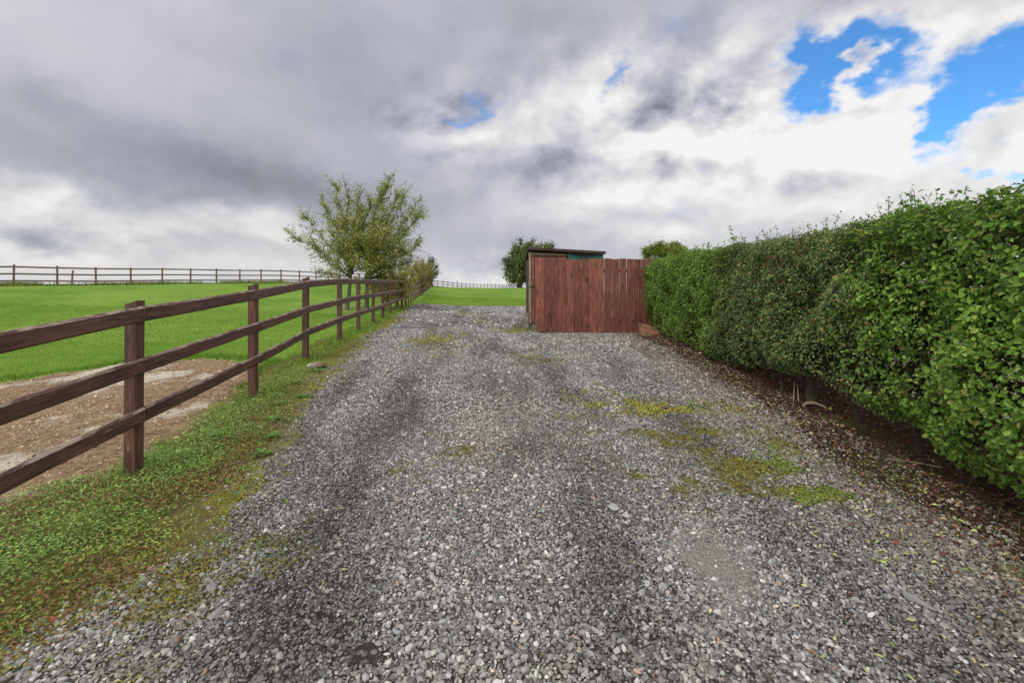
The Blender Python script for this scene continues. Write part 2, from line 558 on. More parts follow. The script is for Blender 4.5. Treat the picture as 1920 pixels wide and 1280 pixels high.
# lawn / pasture
m, n = mat_new('pasture')
pos = n.n('ShaderNodeNewGeometry').outputs['Position']
a = n.noise(pos, .35, 4, .55).outputs[0]
b = n.noise(pos, 3.5, 5, .65).outputs[0]
cfn = n.noise(pos, 38, 4, .7).outputs[0]
c = n.mix(n.ramp(a, .35, .65), (.135, .250, .028), (.205, .320, .045))
c = n.mix(n.ramp(b, .35, .72), n.mix(1.0, c, (.70, .76, .75), 'MULTIPLY'), c)
c = n.mix(n.ramp(cfn, .3, .7), n.mix(1.0, c, (.72, .74, .7), 'MULTIPLY'), n.mix(1.0, c, (1.15, 1.12, 1.1), 'MULTIPLY'))
finish(n, c, .9, .1, cfn, .6, .02)
M['pasture'] = m

# gravel bed: dark fines with small chips
m, n = mat_new('gravel_bed')
pos = n.n('ShaderNodeNewGeometry').outputs['Position']
cc = attr(n)
v1 = n.n('ShaderNodeTexVoronoi', {'Vector': pos, 'Scale': 42.0})
v2 = n.n('ShaderNodeTexVoronoi', {'Vector': pos, 'Scale': 90.0})
t1 = n.n('ShaderNodeSeparateColor', {0: v1.outputs['Color']}).outputs[0]
base = n.mix(t1, (.075, .073, .068), (.32, .31, .29))
edge = n.ramp(v1.outputs['Distance'], .30, .62)
base = n.mix(edge, base, (.035, .032, .029))
nb = n.noise(pos, 7, 4, .6).outputs[0]
base = n.mix(n.ramp(nb, .35, .7), base, n.mix(1.0, base, (.7, .68, .66), 'MULTIPLY'))
silt = n.ramp(n.n('ShaderNodeSeparateColor', {0: cc}).outputs[0], 1.5, 2.1)
base = n.mix(1.0, base, cc, 'MULTIPLY')
fn = n.noise(pos, 150, 3, .7).outputs[0]
base = n.mix(silt, base, n.mix(n.ramp(fn, .35, .65), (.12, .115, .10), (.27, .26, .235)))
hh = n.m('SUBTRACT', 1.0, v1.outputs['Distance'])
finish(n, base, .8, .3, n.m('ADD', hh, n.m('MULTIPLY', v2.outputs['Distance'], -.3)), .9, .012)
M['gravel'] = m


def soil(name, c1, c2, c3, sc=9, bd=.02, pale=.62):
    m, n = mat_new(name)
    pos = n.n('ShaderNodeNewGeometry').outputs['Position']
    a = n.noise(pos, sc, 6, .7).outputs[0]
    b = n.noise(pos, 1.1, 4, .6).outputs[0]
    d = n.noise(pos, sc * 7, 4, .7).outputs[0]
    c = n.mix(n.ramp(a, .35, .65), c1, c2)
    c = n.mix(n.ramp(n.m('ADD', b, n.m('MULTIPLY', n.m('SUBTRACT', d, .5), .25)), pale, pale + .1), c, c3)
    c = n.mix(n.ramp(d, .3, .7), n.mix(1.0, c, (.65, .62, .6), 'MULTIPLY'), c)
    finish(n, c, .9, .2, n.m('ADD', a, n.m('MULTIPLY', d, .5)), .8, bd)
    return m


M['dirt'] = soil('trodden_dirt', (.17, .105, .058), (.34, .245, .145), (.56, .52, .44), 14, .02, .53)
M['soil'] = soil('dark_hedge_soil', (.035, .019, .012), (.075, .042, .024), (.085, .085, .025), 12, .03, .58)
M['yard'] = soil('pale_stony_ground', (.22, .16, .14), (.34, .28, .26), (.42, .40, .38), 16, .02, .55)
M['verge'] = soil('verge_earth', (.14, .105, .045), (.17, .17, .045), (.20, .23, .055), 12, .02, .50)

# ------------------------------------------------------------------ ground sheets
gs = np.concatenate([np.arange(0, 12, .2), 12 + np.cumsum(.25 * 1.09 ** np.arange(0, 74))])
gx = np.concatenate([-gs[::-1], gs[1:]])
gyp = np.concatenate([np.arange(0, 30, .25), 30 + np.cumsum(.3 * 1.075 ** np.arange(0, 80))])
gy = np.concatenate([-(np.cumsum(.4 * 1.3 ** np.arange(0, 22)))[::-1] - 0.0, gyp])
XX, YY = np.meshgrid(gx, gy)
ZZ = G(XX, YY) + (fbm(XX, YY, 1.3, 5) - .5) * .035
nx, ny = len(gx), len(gy)
idx = np.arange(nx * ny).reshape(ny, nx)
ff = np.stack([idx[:-1, :-1], idx[:-1, 1:], idx[1:, 1:], idx[1:, :-1]], -1).reshape(-1, 4)
o = np_mesh('ground', np.stack([XX, YY, ZZ], -1).reshape(-1, 3), ff, M['pasture'], smooth=True)
tag(o, 'green grass field on either side of the driveway, rising to a crest', 'ground', kind='structure')


def drive_left(y):
    return np.interp(y, [-3, 1.0, 1.6, 2.1, 2.5, 3.4, 5.6, 9.7, 16, 22, 25], [-2.3, -1.95, -1.85, -1.70, -1.64, -1.88, -2.34, -2.98, -3.9, -4.75, -5.0])


def hedge_face(y):
    return 2.50 + .073 * np.asarray(y, float)


def sd_drive(x, y):
    nz = (fbm(x, y, 1.6, 11) - .5) * .55 + (fbm(x, y, 7, 12) - .5) * .16
    l = x - drive_left(y)
    rr_ = np.where(y < 11.6, 3.6 - x + .05 * y, 9 - x)
    e = (24.2 + .02 * x) - y
    return np.minimum(np.minimum(l, rr_), np.minimum(e * .6, y + 2.6)) + nz


def poly_sd(poly):
    poly = np.array(poly, float)

    def f(x, y):
        d = np.full(x.shape, 1e9)
        ins = np.zeros(x.shape, bool)
        for i in range(len(poly)):
            x0, y0 = poly[i]
            x1, y1 = poly[(i + 1) % len(poly)]
            ex, ey = x1 - x0, y1 - y0
            t = np.clip(((x - x0) * ex + (y - y0) * ey) / (ex * ex + ey * ey), 0, 1)
            d = np.minimum(d, np.hypot(x - x0 - t * ex, y - y0 - t * ey))
            cnd = ((y0 > y) != (y1 > y)) & (x < ex * (y - y0) / (ey if ey else 1e-9) + x0)
            ins ^= cnd
        return np.where(ins, d, -d)
    return f


_dp = poly_sd([(-2.72, 3.25), (-2.86, 4.2), (-3.02, 5.1), (-3.3, 5.9), (-3.8, 6.7), (-4.8, 7.15), (-5.9, 7.1), (-6.4, 6.3), (-7.2, 5.7), (-9.5, 5.2), (-13, 4.6), (-13, -1), (-3.2, -1), (-3.1, 1.4), (-3.2, 2.7)])


def sd_dirt(x, y):
    return _dp(x, y) + (fbm(x, y, 2.2, 21) - .5) * .45


def sd_soil(x, y):
    l = x - (hedge_face(y) - .28)
    return np.minimum(np.minimum(l, 4.3 - x + .06 * y), np.minimum(y + 2.4, 11.15 - y)) + (fbm(x, y, 2.0, 31) - .5) * .5


def sd_yard(x, y):
    return np.minimum(np.minimum(x - 3.9, 9 - x), np.minimum(y + 2.4, 14 - y))


def sd_verge(x, y):
    fl = np.interp(y, [-3, 1.4, 3.2, 5, 7, 20], [-3.2, -3.0, -2.8, -2.95, -3.2, -4.9])
    return np.minimum(np.minimum(x - fl + .35, drive_left(y) + .35 - x), np.minimum(y + 2.6, 9 - y)) + (fbm(x, y, 2.0, 41) - .5) * .35


def sheet(name, sd, bounds, step, lift, mat, label, bank=0.0, edge=.25, colf=None, rough=.012):
    x0, x1, y0, y1 = bounds
    xs, ys = np.arange(x0, x1, step), np.arange(y0, y1, step)
    X, Y = np.meshgrid(xs, ys)
    S = sd(X, Y)
    Z = G(X, Y) + (fbm(X, Y, 1.3, 5) - .5) * .035
    Z = Z - .03 + (lift + .03) * sstep(-step * .5, edge * .5, S) + bank * sstep(0, edge * 3, S) + (fbm(X, Y, 9, 7) - .5) * rough * sstep(0, .2, S)
    ny_, nx_ = X.shape
    idx = np.arange(nx_ * ny_).reshape(ny_, nx_)
    f = np.stack([idx[:-1, :-1], idx[:-1, 1:], idx[1:, 1:], idx[1:, :-1]], -1).reshape(-1, 4)
    ok = (S.ravel()[f] > -step * 1.2).all(1)
    f = f[ok]
    used = np.unique(f)
    rem = np.full(nx_ * ny_, -1)
    rem[used] = np.arange(len(used))
    V = np.stack([X, Y, Z], -1).reshape(-1, 3)[used]
    cols = colf(V[:, 0], V[:, 1]) if colf else None
    o = np_mesh(name, V, rem[f], mat, cols, True)
    return tag(o, label, name.replace('_', ' '), kind='structure')


def tracks(x, y):
    """0 = clean pale stones, 1 = dark packed wheel track"""
    wob = (fbm(x * 0 + 3, y, .35, 51) - .5) * .5
    lt = np.exp(-((x - (-.82 - .07 * y + wob + (fbm(x, y * .4, 1.6, 55) - .5) * .7)) / .40) ** 2)
    rt = np.exp(-((x - (.62 + .0 * y + wob + (fbm(x, y * .4, 1.6, 56) - .5) * .8)) / .36) ** 2) * (1 - sstep(7, 12, y))
    r2 = np.exp(-((x - (1.55 + .0 * y)) / .45) ** 2) * .75 * (1 - sstep(8, 11, y))
    p = sstep(.44, .68, fbm(x * 2.2, y * .55, .9, 52)) * .6
    t = np.maximum(np.maximum(lt * .80, rt * .68), np.maximum(r2 * .9, p))
    return np.clip(t * (.25 + 1.5 * fbm(x * 2.0, y * .6, 1.5, 53)) + (fbm(x * 1.3, y * .8, 5, 54) - .5) * .5, 0, 1)


MOSS = [(-1.55, 9.0, .42, 1.0, .95, 0), (-1.9, 7.9, .3, .45, .45, 0), (.22, 7.6, .22, .42, .75, 1), (1.42, 4.62, .50, .27, .95, 0), (1.95, 4.75, .28, .2, .7, 2), (1.40, 3.65, .32, .40, .8, 1),
        (1.60, 3.2, .45, .36, .95, 1), (1.92, 2.92, .24, .13, 1.2, 2), (1.25, 3.0, .25, .25, .5, 1), (1.55, 3.9, .80, 1.1, .66, 1), (1.1, 4.9, .7, .6, .55, 0), (1.9, 3.4, .5, .6, .6, 2), (1.7, 4.6, .8, .5, .62, 0), (-.5, 3.4, .5, .8, .42, 1), (-1.5, 9.5, .8, 2.2, .5, 0), (.4, 8.0, .7, 1.4, .42, 1), (-1.5, 2.1, .5, .6, .6, 1), (-.36, 3.62, .13, .22, .55, 1), (-.42, 3.1, .16, .2, .35, 1), (.1, 11.6, .55, .5, .95, 0), (-1.5, 17, .8, 1.6, .5, 0), (.3, 9.8, .35, .6, .4, 1),
        (-1.62, 2.2, .2, .3, .6, 1), (-1.35, 1.9, .3, .25, .6, 1), (-1.85, 3.0, .2, .5, .8, 0), (-2.35, 5.2, .2, .9, .8, 0), (-2.8, 7.6, .2, 1.4, .9, 0), (-3.4, 12, .3, 3.0, .9, 0), (2.2, 3.8, .3, .5, .4, 1), (1.0, 5.6, .3, .4, .3, 0), (-1.0, 6.2, .3, .5, .3, 1), (-.9, 14, .8, 1.2, .4, 0)]


def mossf(x, y):
    t = np.zeros(np.shape(x))
    for (cx, cy, rx, ry, a_, k) in MOSS:
        t = np.maximum(t, .82 * a_ * np.exp(-((x - cx) / rx / 1.25) ** 2 - ((y - cy) / ry / 1.25) ** 2))
    return np.clip(t + ((fbm(x, y, 4.5, 61) - .5) * 1.0 + (fbm(x, y, 16, 62) - .5) * .7) * sstep(0, .3, t), 0, 1)


def gravel_col(x, y):
    t = tracks(x, y)[:, None]
    mo = sstep(.25, .85, mossf(x, y))[:, None]
    pd = sstep(1.2, .6, np.hypot((x - .98) / .26, (y - 2.22) / .40) + (fbm(x, y, 6, 71) - .5) * 1.4)[:, None]
    c = (1.0 + 1.35 * pd) * (1.0 - .42 * t) * np.array([1, .985, .96]) * (1 + .35 * sstep(6, 14, y))[:, None]
    return c * (1 - mo) + mo * np.array([.95, 1.05, .22])


sheet('gravel_driveway', sd_drive, (-6.2, 9.2, -2.8, 25), .07, .030, M['gravel'], 'grey gravel driveway with dark wheel tracks and moss patches', edge=.3, colf=gravel_col)
sheet('dirt_track', sd_dirt, (-13.2, -2.4, -1.2, 7.6), .07, .026, M['dirt'], 'brown trodden dirt patch behind the near fence')
sheet('soil_bed', sd_soil, (2.0, 5.2, -2.5, 11.3), .06, .055, M['soil'], 'dark reddish soil strip under the hedge', bank=.05)
sheet('stony_yard', sd_yard, (3.7, 9.3, -2.5, 14.2), .12, .045, M['yard'], 'pale stony ground beyond the hedge')
sheet('grass_verge', sd_verge, (-4.9, -1.2, -2.7, 9.2), .06, .018, M['verge'], 'earthy verge between the fence and the gravel', edge=.15)


def surf(x, y):
    """height of the topmost sheet"""
    base = G(x, y) + (fbm(x, y, 1.3, 5) - .5) * .035
    h = np.zeros(np.shape(x))
    h = np.maximum(h, .030 * sstep(0, .15, sd_drive(x, y)))
    h = np.maximum(h, .026 * sstep(0, .12, sd_dirt(x, y)))
    h = np.maximum(h, np.where(sd_soil(x, y) > 0, .055 * sstep(0, .12, sd_soil(x, y)) + .05 * sstep(0, .75, sd_soil(x, y)), 0))
    h = np.maximum(h, .018 * sstep(0, .08, sd_verge(x, y)))
    return base + h


def in_view(x, y, z=0.0, pad=1.3):
    return (y > .6) & (np.abs(x) < 1.13 * pad * y + .8)


def jgrid(x0, x1, y0, y1, sp, r, jit=.9):
    xs, ys = np.arange(x0, x1, sp), np.arange(y0, y1, sp)
    X, Y = np.meshgrid(xs, ys)
    X = X + (np.arange(len(ys)) % 2)[:, None] * sp * .5
    n_ = X.size
    return X.ravel() + r.uniform(-.5, .5, n_) * sp * jit, Y.ravel() + r.uniform(-.5, .5, n_) * sp * jit


# ------------------------------------------------------------------ loose gravel: every stone modelled
def ico(sub):
    import bmesh
    bm_ = bmesh.new()
    bmesh.ops.create_icosphere(bm_, subdivisions=sub, radius=1)
    v = np.array([tuple(p.co) for p in bm_.verts])
    f = np.array([[q.index for q in p.verts] for p in bm_.faces])
    bm_.free()
    return v, f


ICO1, ICO2 = ico(1), ico(2)


def stones(name, X, Y, size, col, mat, tmpl, seed, sink=.25, flat=.62, smooth=False):
    r = rng(seed)
    tv, tf = tmpl
    n_ = len(X)
    k = len(tv)
    # a dozen facetted prototypes
    protos = []
    for q in range(14):
        rr = rng(900 + q)
        v = tv.copy()
        for _ in range(7):                                    # chop with planes: angular chippings
            d = unit(rr.normal(size=3))
            lim = rr.uniform(.45, .8)
            dd = v @ d
            v = v - np.maximum(dd - lim, 0)[:, None] * d
        v += rr.normal(0, .03, v.shape)
        protos.append(v)
    protos = np.array(protos)
    pv = protos[r.integers(0, 14, n_)]
    sc = np.stack([r.uniform(.8, 1.35, n_), r.uniform(.6, 1.0, n_), r.uniform(flat - .2, flat + .2, n_)], 1) * size[:, None]
    pv = pv * sc[:, None, :]
    a = r.uniform(0, 2 * np.pi, n_)
    t = r.normal(0, .35, n_)
    ca, sa, ct, st = np.cos(a), np.sin(a), np.cos(t), np.sin(t)
    x, y, z = pv[..., 0], pv[..., 1], pv[..., 2]
    x, z = x * ct[:, None] + z * st[:, None], -x * st[:, None] + z * ct[:, None]
    x, y = x * ca[:, None] - y * sa[:, None], x * sa[:, None] + y * ca[:, None]
    Zs = surf(X, Y) + size * (flat * .5) * (1 - sink * 2)
    V = np.stack([x + X[:, None], y + Y[:, None], z + Zs[:, None]], -1).reshape(-1, 3)
    Fc = (tf[None] + (np.arange(n_) * k)[:, None, None]).reshape(-1, 3)
    return np_mesh(name, V, Fc, mat, np.repeat(col, k, 0), smooth)


def stone_cols(X, Y, r):
    n_ = len(X)
    t = tracks(X, Y)
    mo = sstep(.4, .8, mossf(X, Y))
    v = np.clip(r.lognormal(math.log(.218), .46, n_), .06, .62)
    v = v * (1 - .42 * sstep(.10, 1.0, t)) * (1 - .3 * mo)
    hue = r.normal(0, 1, n_)
    c = np.stack([v * (1.03 + .03 * hue), v * (1.0 + .003 * hue), v * (.965 - .03 * hue)], 1)
    rusty = (r.random(n_) < .010)
    c[rusty] *= np.array([1.3, .9, .7])
    brown = sstep(.45, .75, fbm(X, Y, .8, 77))[:, None] * .5
    c = c * (1 - brown) + c * np.array([1.06, .98, .88]) * brown
    near_h = sstep(1.2, .2, hedge_face(Y) - X)[:, None] * .55
    c = c * (1 - near_h) + c * np.array([.85, .66, .50]) * near_h
    c = c * (1 - mo[:, None] * .5) + np.array([.12, .13, .02]) * mo[:, None] * .5
    return np.clip(c, .01, .9)


r = rng(1)
for (y0, y1, sp, sz, tm, sm) in ((.7, 2.3, .0142, .0082, ICO2, True), (2.3, 4.6, .0150, .0087, ICO1, False), (4.6, 8.0, .0215, .0120, ICO1, False), (8.0, 12.0, .033, .0165, ICO1, False), (12.0, 24.5, .075, .030, ICO1, False)):
    X, Y = jgrid(-5.5, 4.6, y0, y1, sp, r, .8)
    s_ = sd_drive(X, Y)
    keep = (s_ + (r.random(len(X)) - .5) * .42 > 0) & in_view(X, Y) & (X < hedge_face(Y) + .1 + 3 * (Y > 11.3)) & ~((Y > 12.0) & (Y < 15) & (X > .3))
    t = tracks(X, Y)
    mo = mossf(X, Y)
    keep &= r.random(len(X)) > sstep(.35, .8, mo) * .72
    keep &= r.random(len(X)) > sstep(.45, 1.0, t) * .25
    keep &= ~((sd_soil(X, Y) > .1) & (r.random(len(X)) < .72))
    pud = np.hypot((X - .98) / .15, (Y - 2.22) / .24) < .75 + (fbm(X, Y, 9, 71) - .5) * 2.2
    pud |= np.hypot((X + .55) / .16, (Y - 1.66) / .10) < .45 + (fbm(X, Y, 6, 71) - .5) * 1.1
    keep &= ~(pud & (r.random(len(X)) < .95))
    X, Y, t = X[keep], Y[keep], t[keep]
    S = sz * np.clip(r.lognormal(0, .36, len(X)), .45, 2.4) * (1 - .22 * sstep(.4, 1, t))
    o = stones('gravel', X, Y, S, stone_cols(X, Y, r), M['stone'], tm, 3, smooth=False)
    tag(o, 'loose grey stone chippings covering the driveway', 'gravel', kind='stuff')
GR = [o for o in C.objects if o.name.startswith('gravel') and o.get('kind') == 'stuff']
# join the four bands into one mass of gravel
me_list = GR
vs, fs, cs, off = [], [], [], 0
for o in me_list:
    me = o.data
    a_ = np.empty(len(me.vertices) * 3, np.float32)
    me.vertices.foreach_get('co', a_)
    l_ = np.empty(len(me.loops), np.int32)
    me.loops.foreach_get('vertex_index', l_)
    c_ = np.empty(len(me.vertices) * 4, np.float32)
    me.color_attributes['col'].data.foreach_get('color', c_)
    vs.append(a_.reshape(-1, 3)); fs.append(l_.reshape(-1, 3) + off); cs.append(c_.reshape(-1, 4)[:, :3])
    off += len(me.vertices)
for o in me_list:
    me = o.data
    bpy.data.objects.remove(o)
    bpy.data.meshes.remove(me)
o = np_mesh('gravel', np.concatenate(vs), np.concatenate(fs), M['stone'], np.concatenate(cs))
tag(o, 'loose grey stone chippings covering the driveway', 'gravel', kind='stuff')
del vs, fs, cs

# chips of stone and wood on the dirt patch
r = rng(5)
X, Y = jgrid(-12, -2.4, 1.5, 7.4, .034, r, 1.0)
k = (sd_dirt(X, Y) > .02) & in_view(X, Y)
X, Y = X[k], Y[k]
pal = fbm(X, Y, 1.1, 81)
c = hsv_jit((.32, .22, .13), len(X), r, .4, .05)
c = np.where((pal > .56)[:, None], c * np.array([1.45, 1.5, 1.7]), c)
o = stones('rubble', X, Y, .0075 * np.clip(r.lognormal(0, .45, len(X)), .4, 3), np.clip(c, .02, .7), M['stone'], ICO1, 6, flat=.4)
tag(o, 'brown chips and small stones on the dirt behind the fence', 'rubble', kind='stuff')

# a few larger flat stones lying in the gravel
bigs = [(0.60, 2.70, .045, 'pale'), (.66, 2.62, .035, 'pale'), (1.72, 1.93, .05, 'slab'), (-1.35, 2.05, .034, 'grey'), (-1.22, 1.88, .036, 'grey'), (-.58, 2.9, .035, 'round')]
labs = ['pale flat stone in the gravel by the bare patch, the farther of two', 'small pale flat stone beside a larger one in the gravel', 'long grey slate slab lying in the right wheel track',
        'grey flat stone among the chippings near the verge', 'large grey stone in the gravel nearest the weeds', 'round pale stone in the dark left wheel track']
for i, (x, y, s, k) in enumerate(bigs):
    rr = rng(40 + i)
    v = ICO2[0].copy()
    for _ in range(9):
        d = unit(rr.normal(size=3))
        dd = v @ d
        v = v - np.maximum(dd - .62, 0)[:, None] * d
    el_ = {'slab': (1.5, .5, .3)}.get(k, (1.2, .8, .4))
    v = v * np.array(el_) * s
    ang = 1.9 if k == 'slab' else rr.uniform(0, 3)
    ca, sa = math.cos(ang), math.sin(ang)
    v = np.stack([v[:, 0] * ca - v[:, 1] * sa, v[:, 0] * sa + v[:, 1] * ca, v[:, 2]], 1)
    b_ = {'pale': .32, 'slab': .20, 'grey': .19, 'round': .30}[k]
    o = np_mesh('stone', v, ICO2[1], M['stone'], np.tile([b_, b_, b_ * .98], (len(v), 1)))
    o.location = (x, y, float(surf(np.array([x]), np.array([y]))[0]) + s * .3)
    tag(o, labs[i], 'stone', 'larger stones lying in the gravel')

# ------------------------------------------------------------------ moss cushions
r = rng(9)
X, Y = jgrid(-5.2, 3.2, 1.2, 19, .0125, r, 1.0)
k = in_view(X, Y) & (sd_drive(X, Y) > -.1) & (r.random(len(X)) < np.where(Y > 8, .12, np.where(Y > 4, .5, 1)))
X, Y = X[k], Y[k]
mo = mossf(X, Y)
k = r.random(len(X)) < sstep(.16, .95, mo) * .85
X, Y = X[k], Y[k]
kind = np.zeros(len(X), int)
best = np.zeros(len(X))
for (cx, cy, rx, ry, a_, kk) in MOSS:
    t = a_ * np.exp(-((X - cx) / rx) ** 2 - ((Y - cy) / ry) ** 2)
    kind = np.where(t > best, kk, kind)
    best = np.maximum(best, t)
cols = np.array([(.31, .31, .055), (.19, .17, .035), (.17, .27, .03)])[kind]
hueb = sstep(.35, .7, fbm(X, Y, 5, 63))[:, None]
cols = cols * (1 - hueb * .45) + np.array([.20, .115, .02]) * hueb * .45
cols = np.clip(cols * (1 + r.normal(0, .25, (len(X), 1))), .01, .6)
o = stones('moss', X, Y, r.uniform(.0045, .0095, len(X)) * (1 + .7 * sstep(3.5, 5, Y) + .9 * sstep(7, 10, Y)), cols, M['moss'], ICO1, 12, sink=.1, flat=.5, smooth=True)
tag(o, 'yellow green moss cushions growing through the gravel', 'moss', kind='stuff')

# ------------------------------------------------------------------ grass
r = rng(20)
PX, HH, WW, CC, LL = [], [], [], [], []


def add_grass(X, Y, h, wd, base, amp=.22, lean=.5):
    n_ = len(X)
    if not n_:
        return
    PX.append(np.stack([X, Y, surf(X, Y) - .008], 1))
    HH.append(h * r.uniform(.5, 1.3, n_))
    WW.append(wd * r.uniform(.7, 1.3, n_))
    c = hsv_jit(base, n_, r, amp, .06)
    CC.append(c)
    LL.append(np.clip(r.normal(lean, .25, n_), .05, 1.2))


def fence_x(y):
    return np.interp(y, [-1.5, 1.4, 3.2, 5.0, 6.8, 8.6, 10.3, 12.1, 13.9, 15.6, 17.4, 19.2, 21, 70],
                     [-2.30, -2.52, -2.66, -2.84, -3.08, -3.25, -3.49, -3.70, -3.95, -4.19, -4.45, -4.66, -4.92, -12.3])


# pasture blades, thinner with distance
for (y0, y1, x0, x1, sp, h, wd) in ((4.2, 9, -13, -3, .026, .045, .004), (9, 16, -21, -3.4, .055, .05, .009)):
    X, Y = jgrid(x0, x1, y0, y1, sp, r, 1.0)
    k = in_view(X, Y) & (X < fence_x(Y) + .35) & (sd_dirt(X, Y) < .0) & (sd_verge(X, Y) < .15)
    X, Y = X[k], Y[k]
    add_grass(X, Y, h, wd, (.165, .28, .035), .24)
    nearedge = (sd_dirt(X, Y) > -.35) & (Y < 9)
    add_grass(X[nearedge], Y[nearedge], .07, .006, (.085, .19, .016), .3)
# rough longer grass along the fence and the verge beyond the weeds
X, Y = jgrid(-6, -1.2, 1.3, 24, .026, r, 1.0)
dl, fx = drive_left(Y), fence_x(Y)
k = in_view(X, Y) & (X < dl + .05 + (fbm(X, Y, 3, 91) - .5) * .5) & (X > fx - .35) & (r.random(len(X)) < np.interp(Y, [3.6, 5, 7, 12, 24], [.5, .75, .85, .5, .22])) & (sd_dirt(X, Y) < .05)
X, Y = X[k], Y[k]
nf = np.exp(-((X - fence_x(Y)) / .16) ** 2)
h = .035 + .07 * nf * fbm(X, Y, 2, 92) + .03 * sstep(5, 9, Y)
yel = sstep(.3, .75, (X - fence_x(Y)) / (drive_left(Y) - fence_x(Y)) + (fbm(X, Y, 2.5, 93) - .5) * .7)[:, None]
n_ = len(X)
PX.append(np.stack([X, Y, surf(X, Y) - .008], 1))
HH.append(h * r.uniform(.5, 1.3, n_) * (1 - .45 * yel[:, 0]))
WW.append(np.interp(Y, [3, 8, 24], [.005, .009, .02]) * r.uniform(.7, 1.3, n_))
CC.append(np.clip((np.array([.17, .27, .035]) * (1 - yel) + np.array([.34, .30, .085]) * yel) * (1 + r.normal(0, .28, (n_, 1))), .01, .8))
LL.append(np.clip(r.normal(.6, .3, n_), .05, 1.3))
X, Y = jgrid(-4.6, -1.0, 1.2, 13, .014, r, 1.0)
e_ = X - drive_left(Y)
k = in_view(X, Y) & (r.random(len(X)) < np.exp(-((e_ + .12) / .26) ** 2) * np.clip(2.6 * fbm(X, Y, 3, 97) - .7, 0, 1) * np.interp(Y, [1.2, 5, 13], [.8, .5, .25]))
X, Y = X[k], Y[k]
add_grass(X, Y, .022, .0045, (.33, .31, .085), .3, .9)
k = r.random(len(X)) < .35
add_grass(X[k], Y[k], .03, .005, (.22, .30, .05), .3, .8)
# lawn edge beyond the drive
X, Y = jgrid(-6, 2.5, 23.2, 36, .075, r, 1.0)
k = (sd_drive(X, Y) < .12)
X, Y = X[k], Y[k]
add_grass(X, Y, .05, .018, (.16, .28, .022), .2)
# long grass along the foot of the field fence and the far fence
FF = [(-34.4, 15.2), (-28.5, 26.0), (-18.95, 43.9), (-12.3, 70.0)]
for (p, q) in zip(FF[:-1], FF[1:]):
    n_ = 9000
    t = r.random(n_)
    X = p[0] + (q[0] - p[0]) * t + r.normal(0, .45, n_) + .3
    Y = p[1] + (q[1] - p[1]) * t + r.normal(0, .45, n_) - .2
    add_grass(X, Y, .16 + .12 * (fbm(X, Y, .5, 95) > .55), .03, (.17, .21, .045), .3)
n_ = 9000
t = r.random(n_)
X, Y = -12.3 + 17 * t + r.normal(0, .5, n_), 70 + 39 * t + r.normal(0, .5, n_)
add_grass(X, Y, .12, .05, (.12, .22, .02), .25)
# upright tufts at the feet of the posts and through the weeds
for y in [1.4 + 1.79 * q for q in range(9)]:
    q_ = 170
    X, Y = float(fence_x(y)) + .02 + r.normal(0, .09, q_), y + r.normal(0, .10, q_)
    add_grass(X, Y, .10, .005, (.18, .27, .05), .3, .6)
for q in range(150):
    y = r.uniform(1.5, 6)
    fx_, dl_ = float(fence_x(y)), float(drive_left(y))
    x = fx_ - .3 + (dl_ - fx_ + .35) * r.random()
    X, Y = x + r.normal(0, .03, 26), y + r.normal(0, .03, 26)
    add_grass(X, Y, .055, .0045, (.22, .33, .06) if r.random() < .6 else (.36, .33, .12), .25, .8)
# sprigs of grass and tufts on the gravel
for (cx, cy, s, nn, hh_, cb) in ((2.38, 2.10, .07, 130, .05, (.22, .30, .06)), (2.55, 3.15, .20, 260, .13, (.10, .11, .04)), (2.1, 3.9, .12, 200, .04, (.20, .28, .04)), (-1.1, 4.6, .06, 60, .03, (.16, .24, .03)),
                                 (-.35, 3.35, .08, 90, .03, (.16, .26, .03)), (1.2, 5.2, .1, 80, .03, (.16, .26, .03)), (-1.3, 2.35, .08, 120, .04, (.12, .24, .03)), (-1.0, 7.5, .2, 120, .04, (.18, .25, .04)), (2.9, 2.5, .2, 120, .12, (.10, .12, .04)),
                                 (.55, 11.9, .3, 500, .07, (.17, .22, .04)), (.0, 11.7, .4, 500, .05, (.2, .22, .04))):
    X, Y = cx + r.normal(0, s, nn), cy + r.normal(0, s * .7, nn)
    add_grass(X, Y, hh_, .004 if cy < 8 else .01, cb, .3, .8)
o = blade_mesh('grass', np.concatenate(PX), np.concatenate(HH), np.concatenate(WW), np.concatenate(LL), np.concatenate(CC), M['grass'], seed=4)
tag(o, 'green grass blades on the field and along the fence', 'grass', kind='stuff')

# ------------------------------------------------------------------ creeping weeds on the near verge
r = rng(30)
X, Y = jgrid(-4.5, -1.3, 1.2, 6.2, .0088, r, 1.0)
fx = np.interp(Y, [1, 2.2, 2.9, 3.3, 5], [-3.6, -3.35, -3.1, -2.8, -3.0])
dl = drive_left(Y)
u_ = (X - fx) / (dl - fx)
den = sstep(1.12, .72, u_ + (fbm(X, Y, 2.6, 101) - .5) * .9) * sstep(-.12, .08, u_ + (fbm(X, Y, 3, 102) - .5) * .3)
den *= np.interp(Y, [3.3, 4.2, 6.2], [1, .45, .12]) * np.clip(.1 + 1.6 * fbm(X, Y, 3.5, 103), 0, 1)
k = in_view(X, Y) & (r.random(len(X)) < den * .9) & (sd_drive(X, Y) < .35)
X, Y, u_ = X[k], Y[k], u_[k]
n_ = len(X)
hgt = (.015 + .085 * fbm(X, Y, 5, 104) ** 1.3) * sstep(1.1, .5, u_)
Z = surf(X, Y) + r.random(n_) * hgt * 1.3
Nv = r.normal(0, .45, (n_, 3)); Nv[:, 2] = 1
Dv = r.normal(0, 1, (n_, 3)); Dv[:, 2] = .15
redz = (.45 + .4 * sstep(.45, .8, u_)) * sstep(.52, .70, fbm(X, Y, 3.2, 105) + .22 * sstep(.55, 1.0, u_))
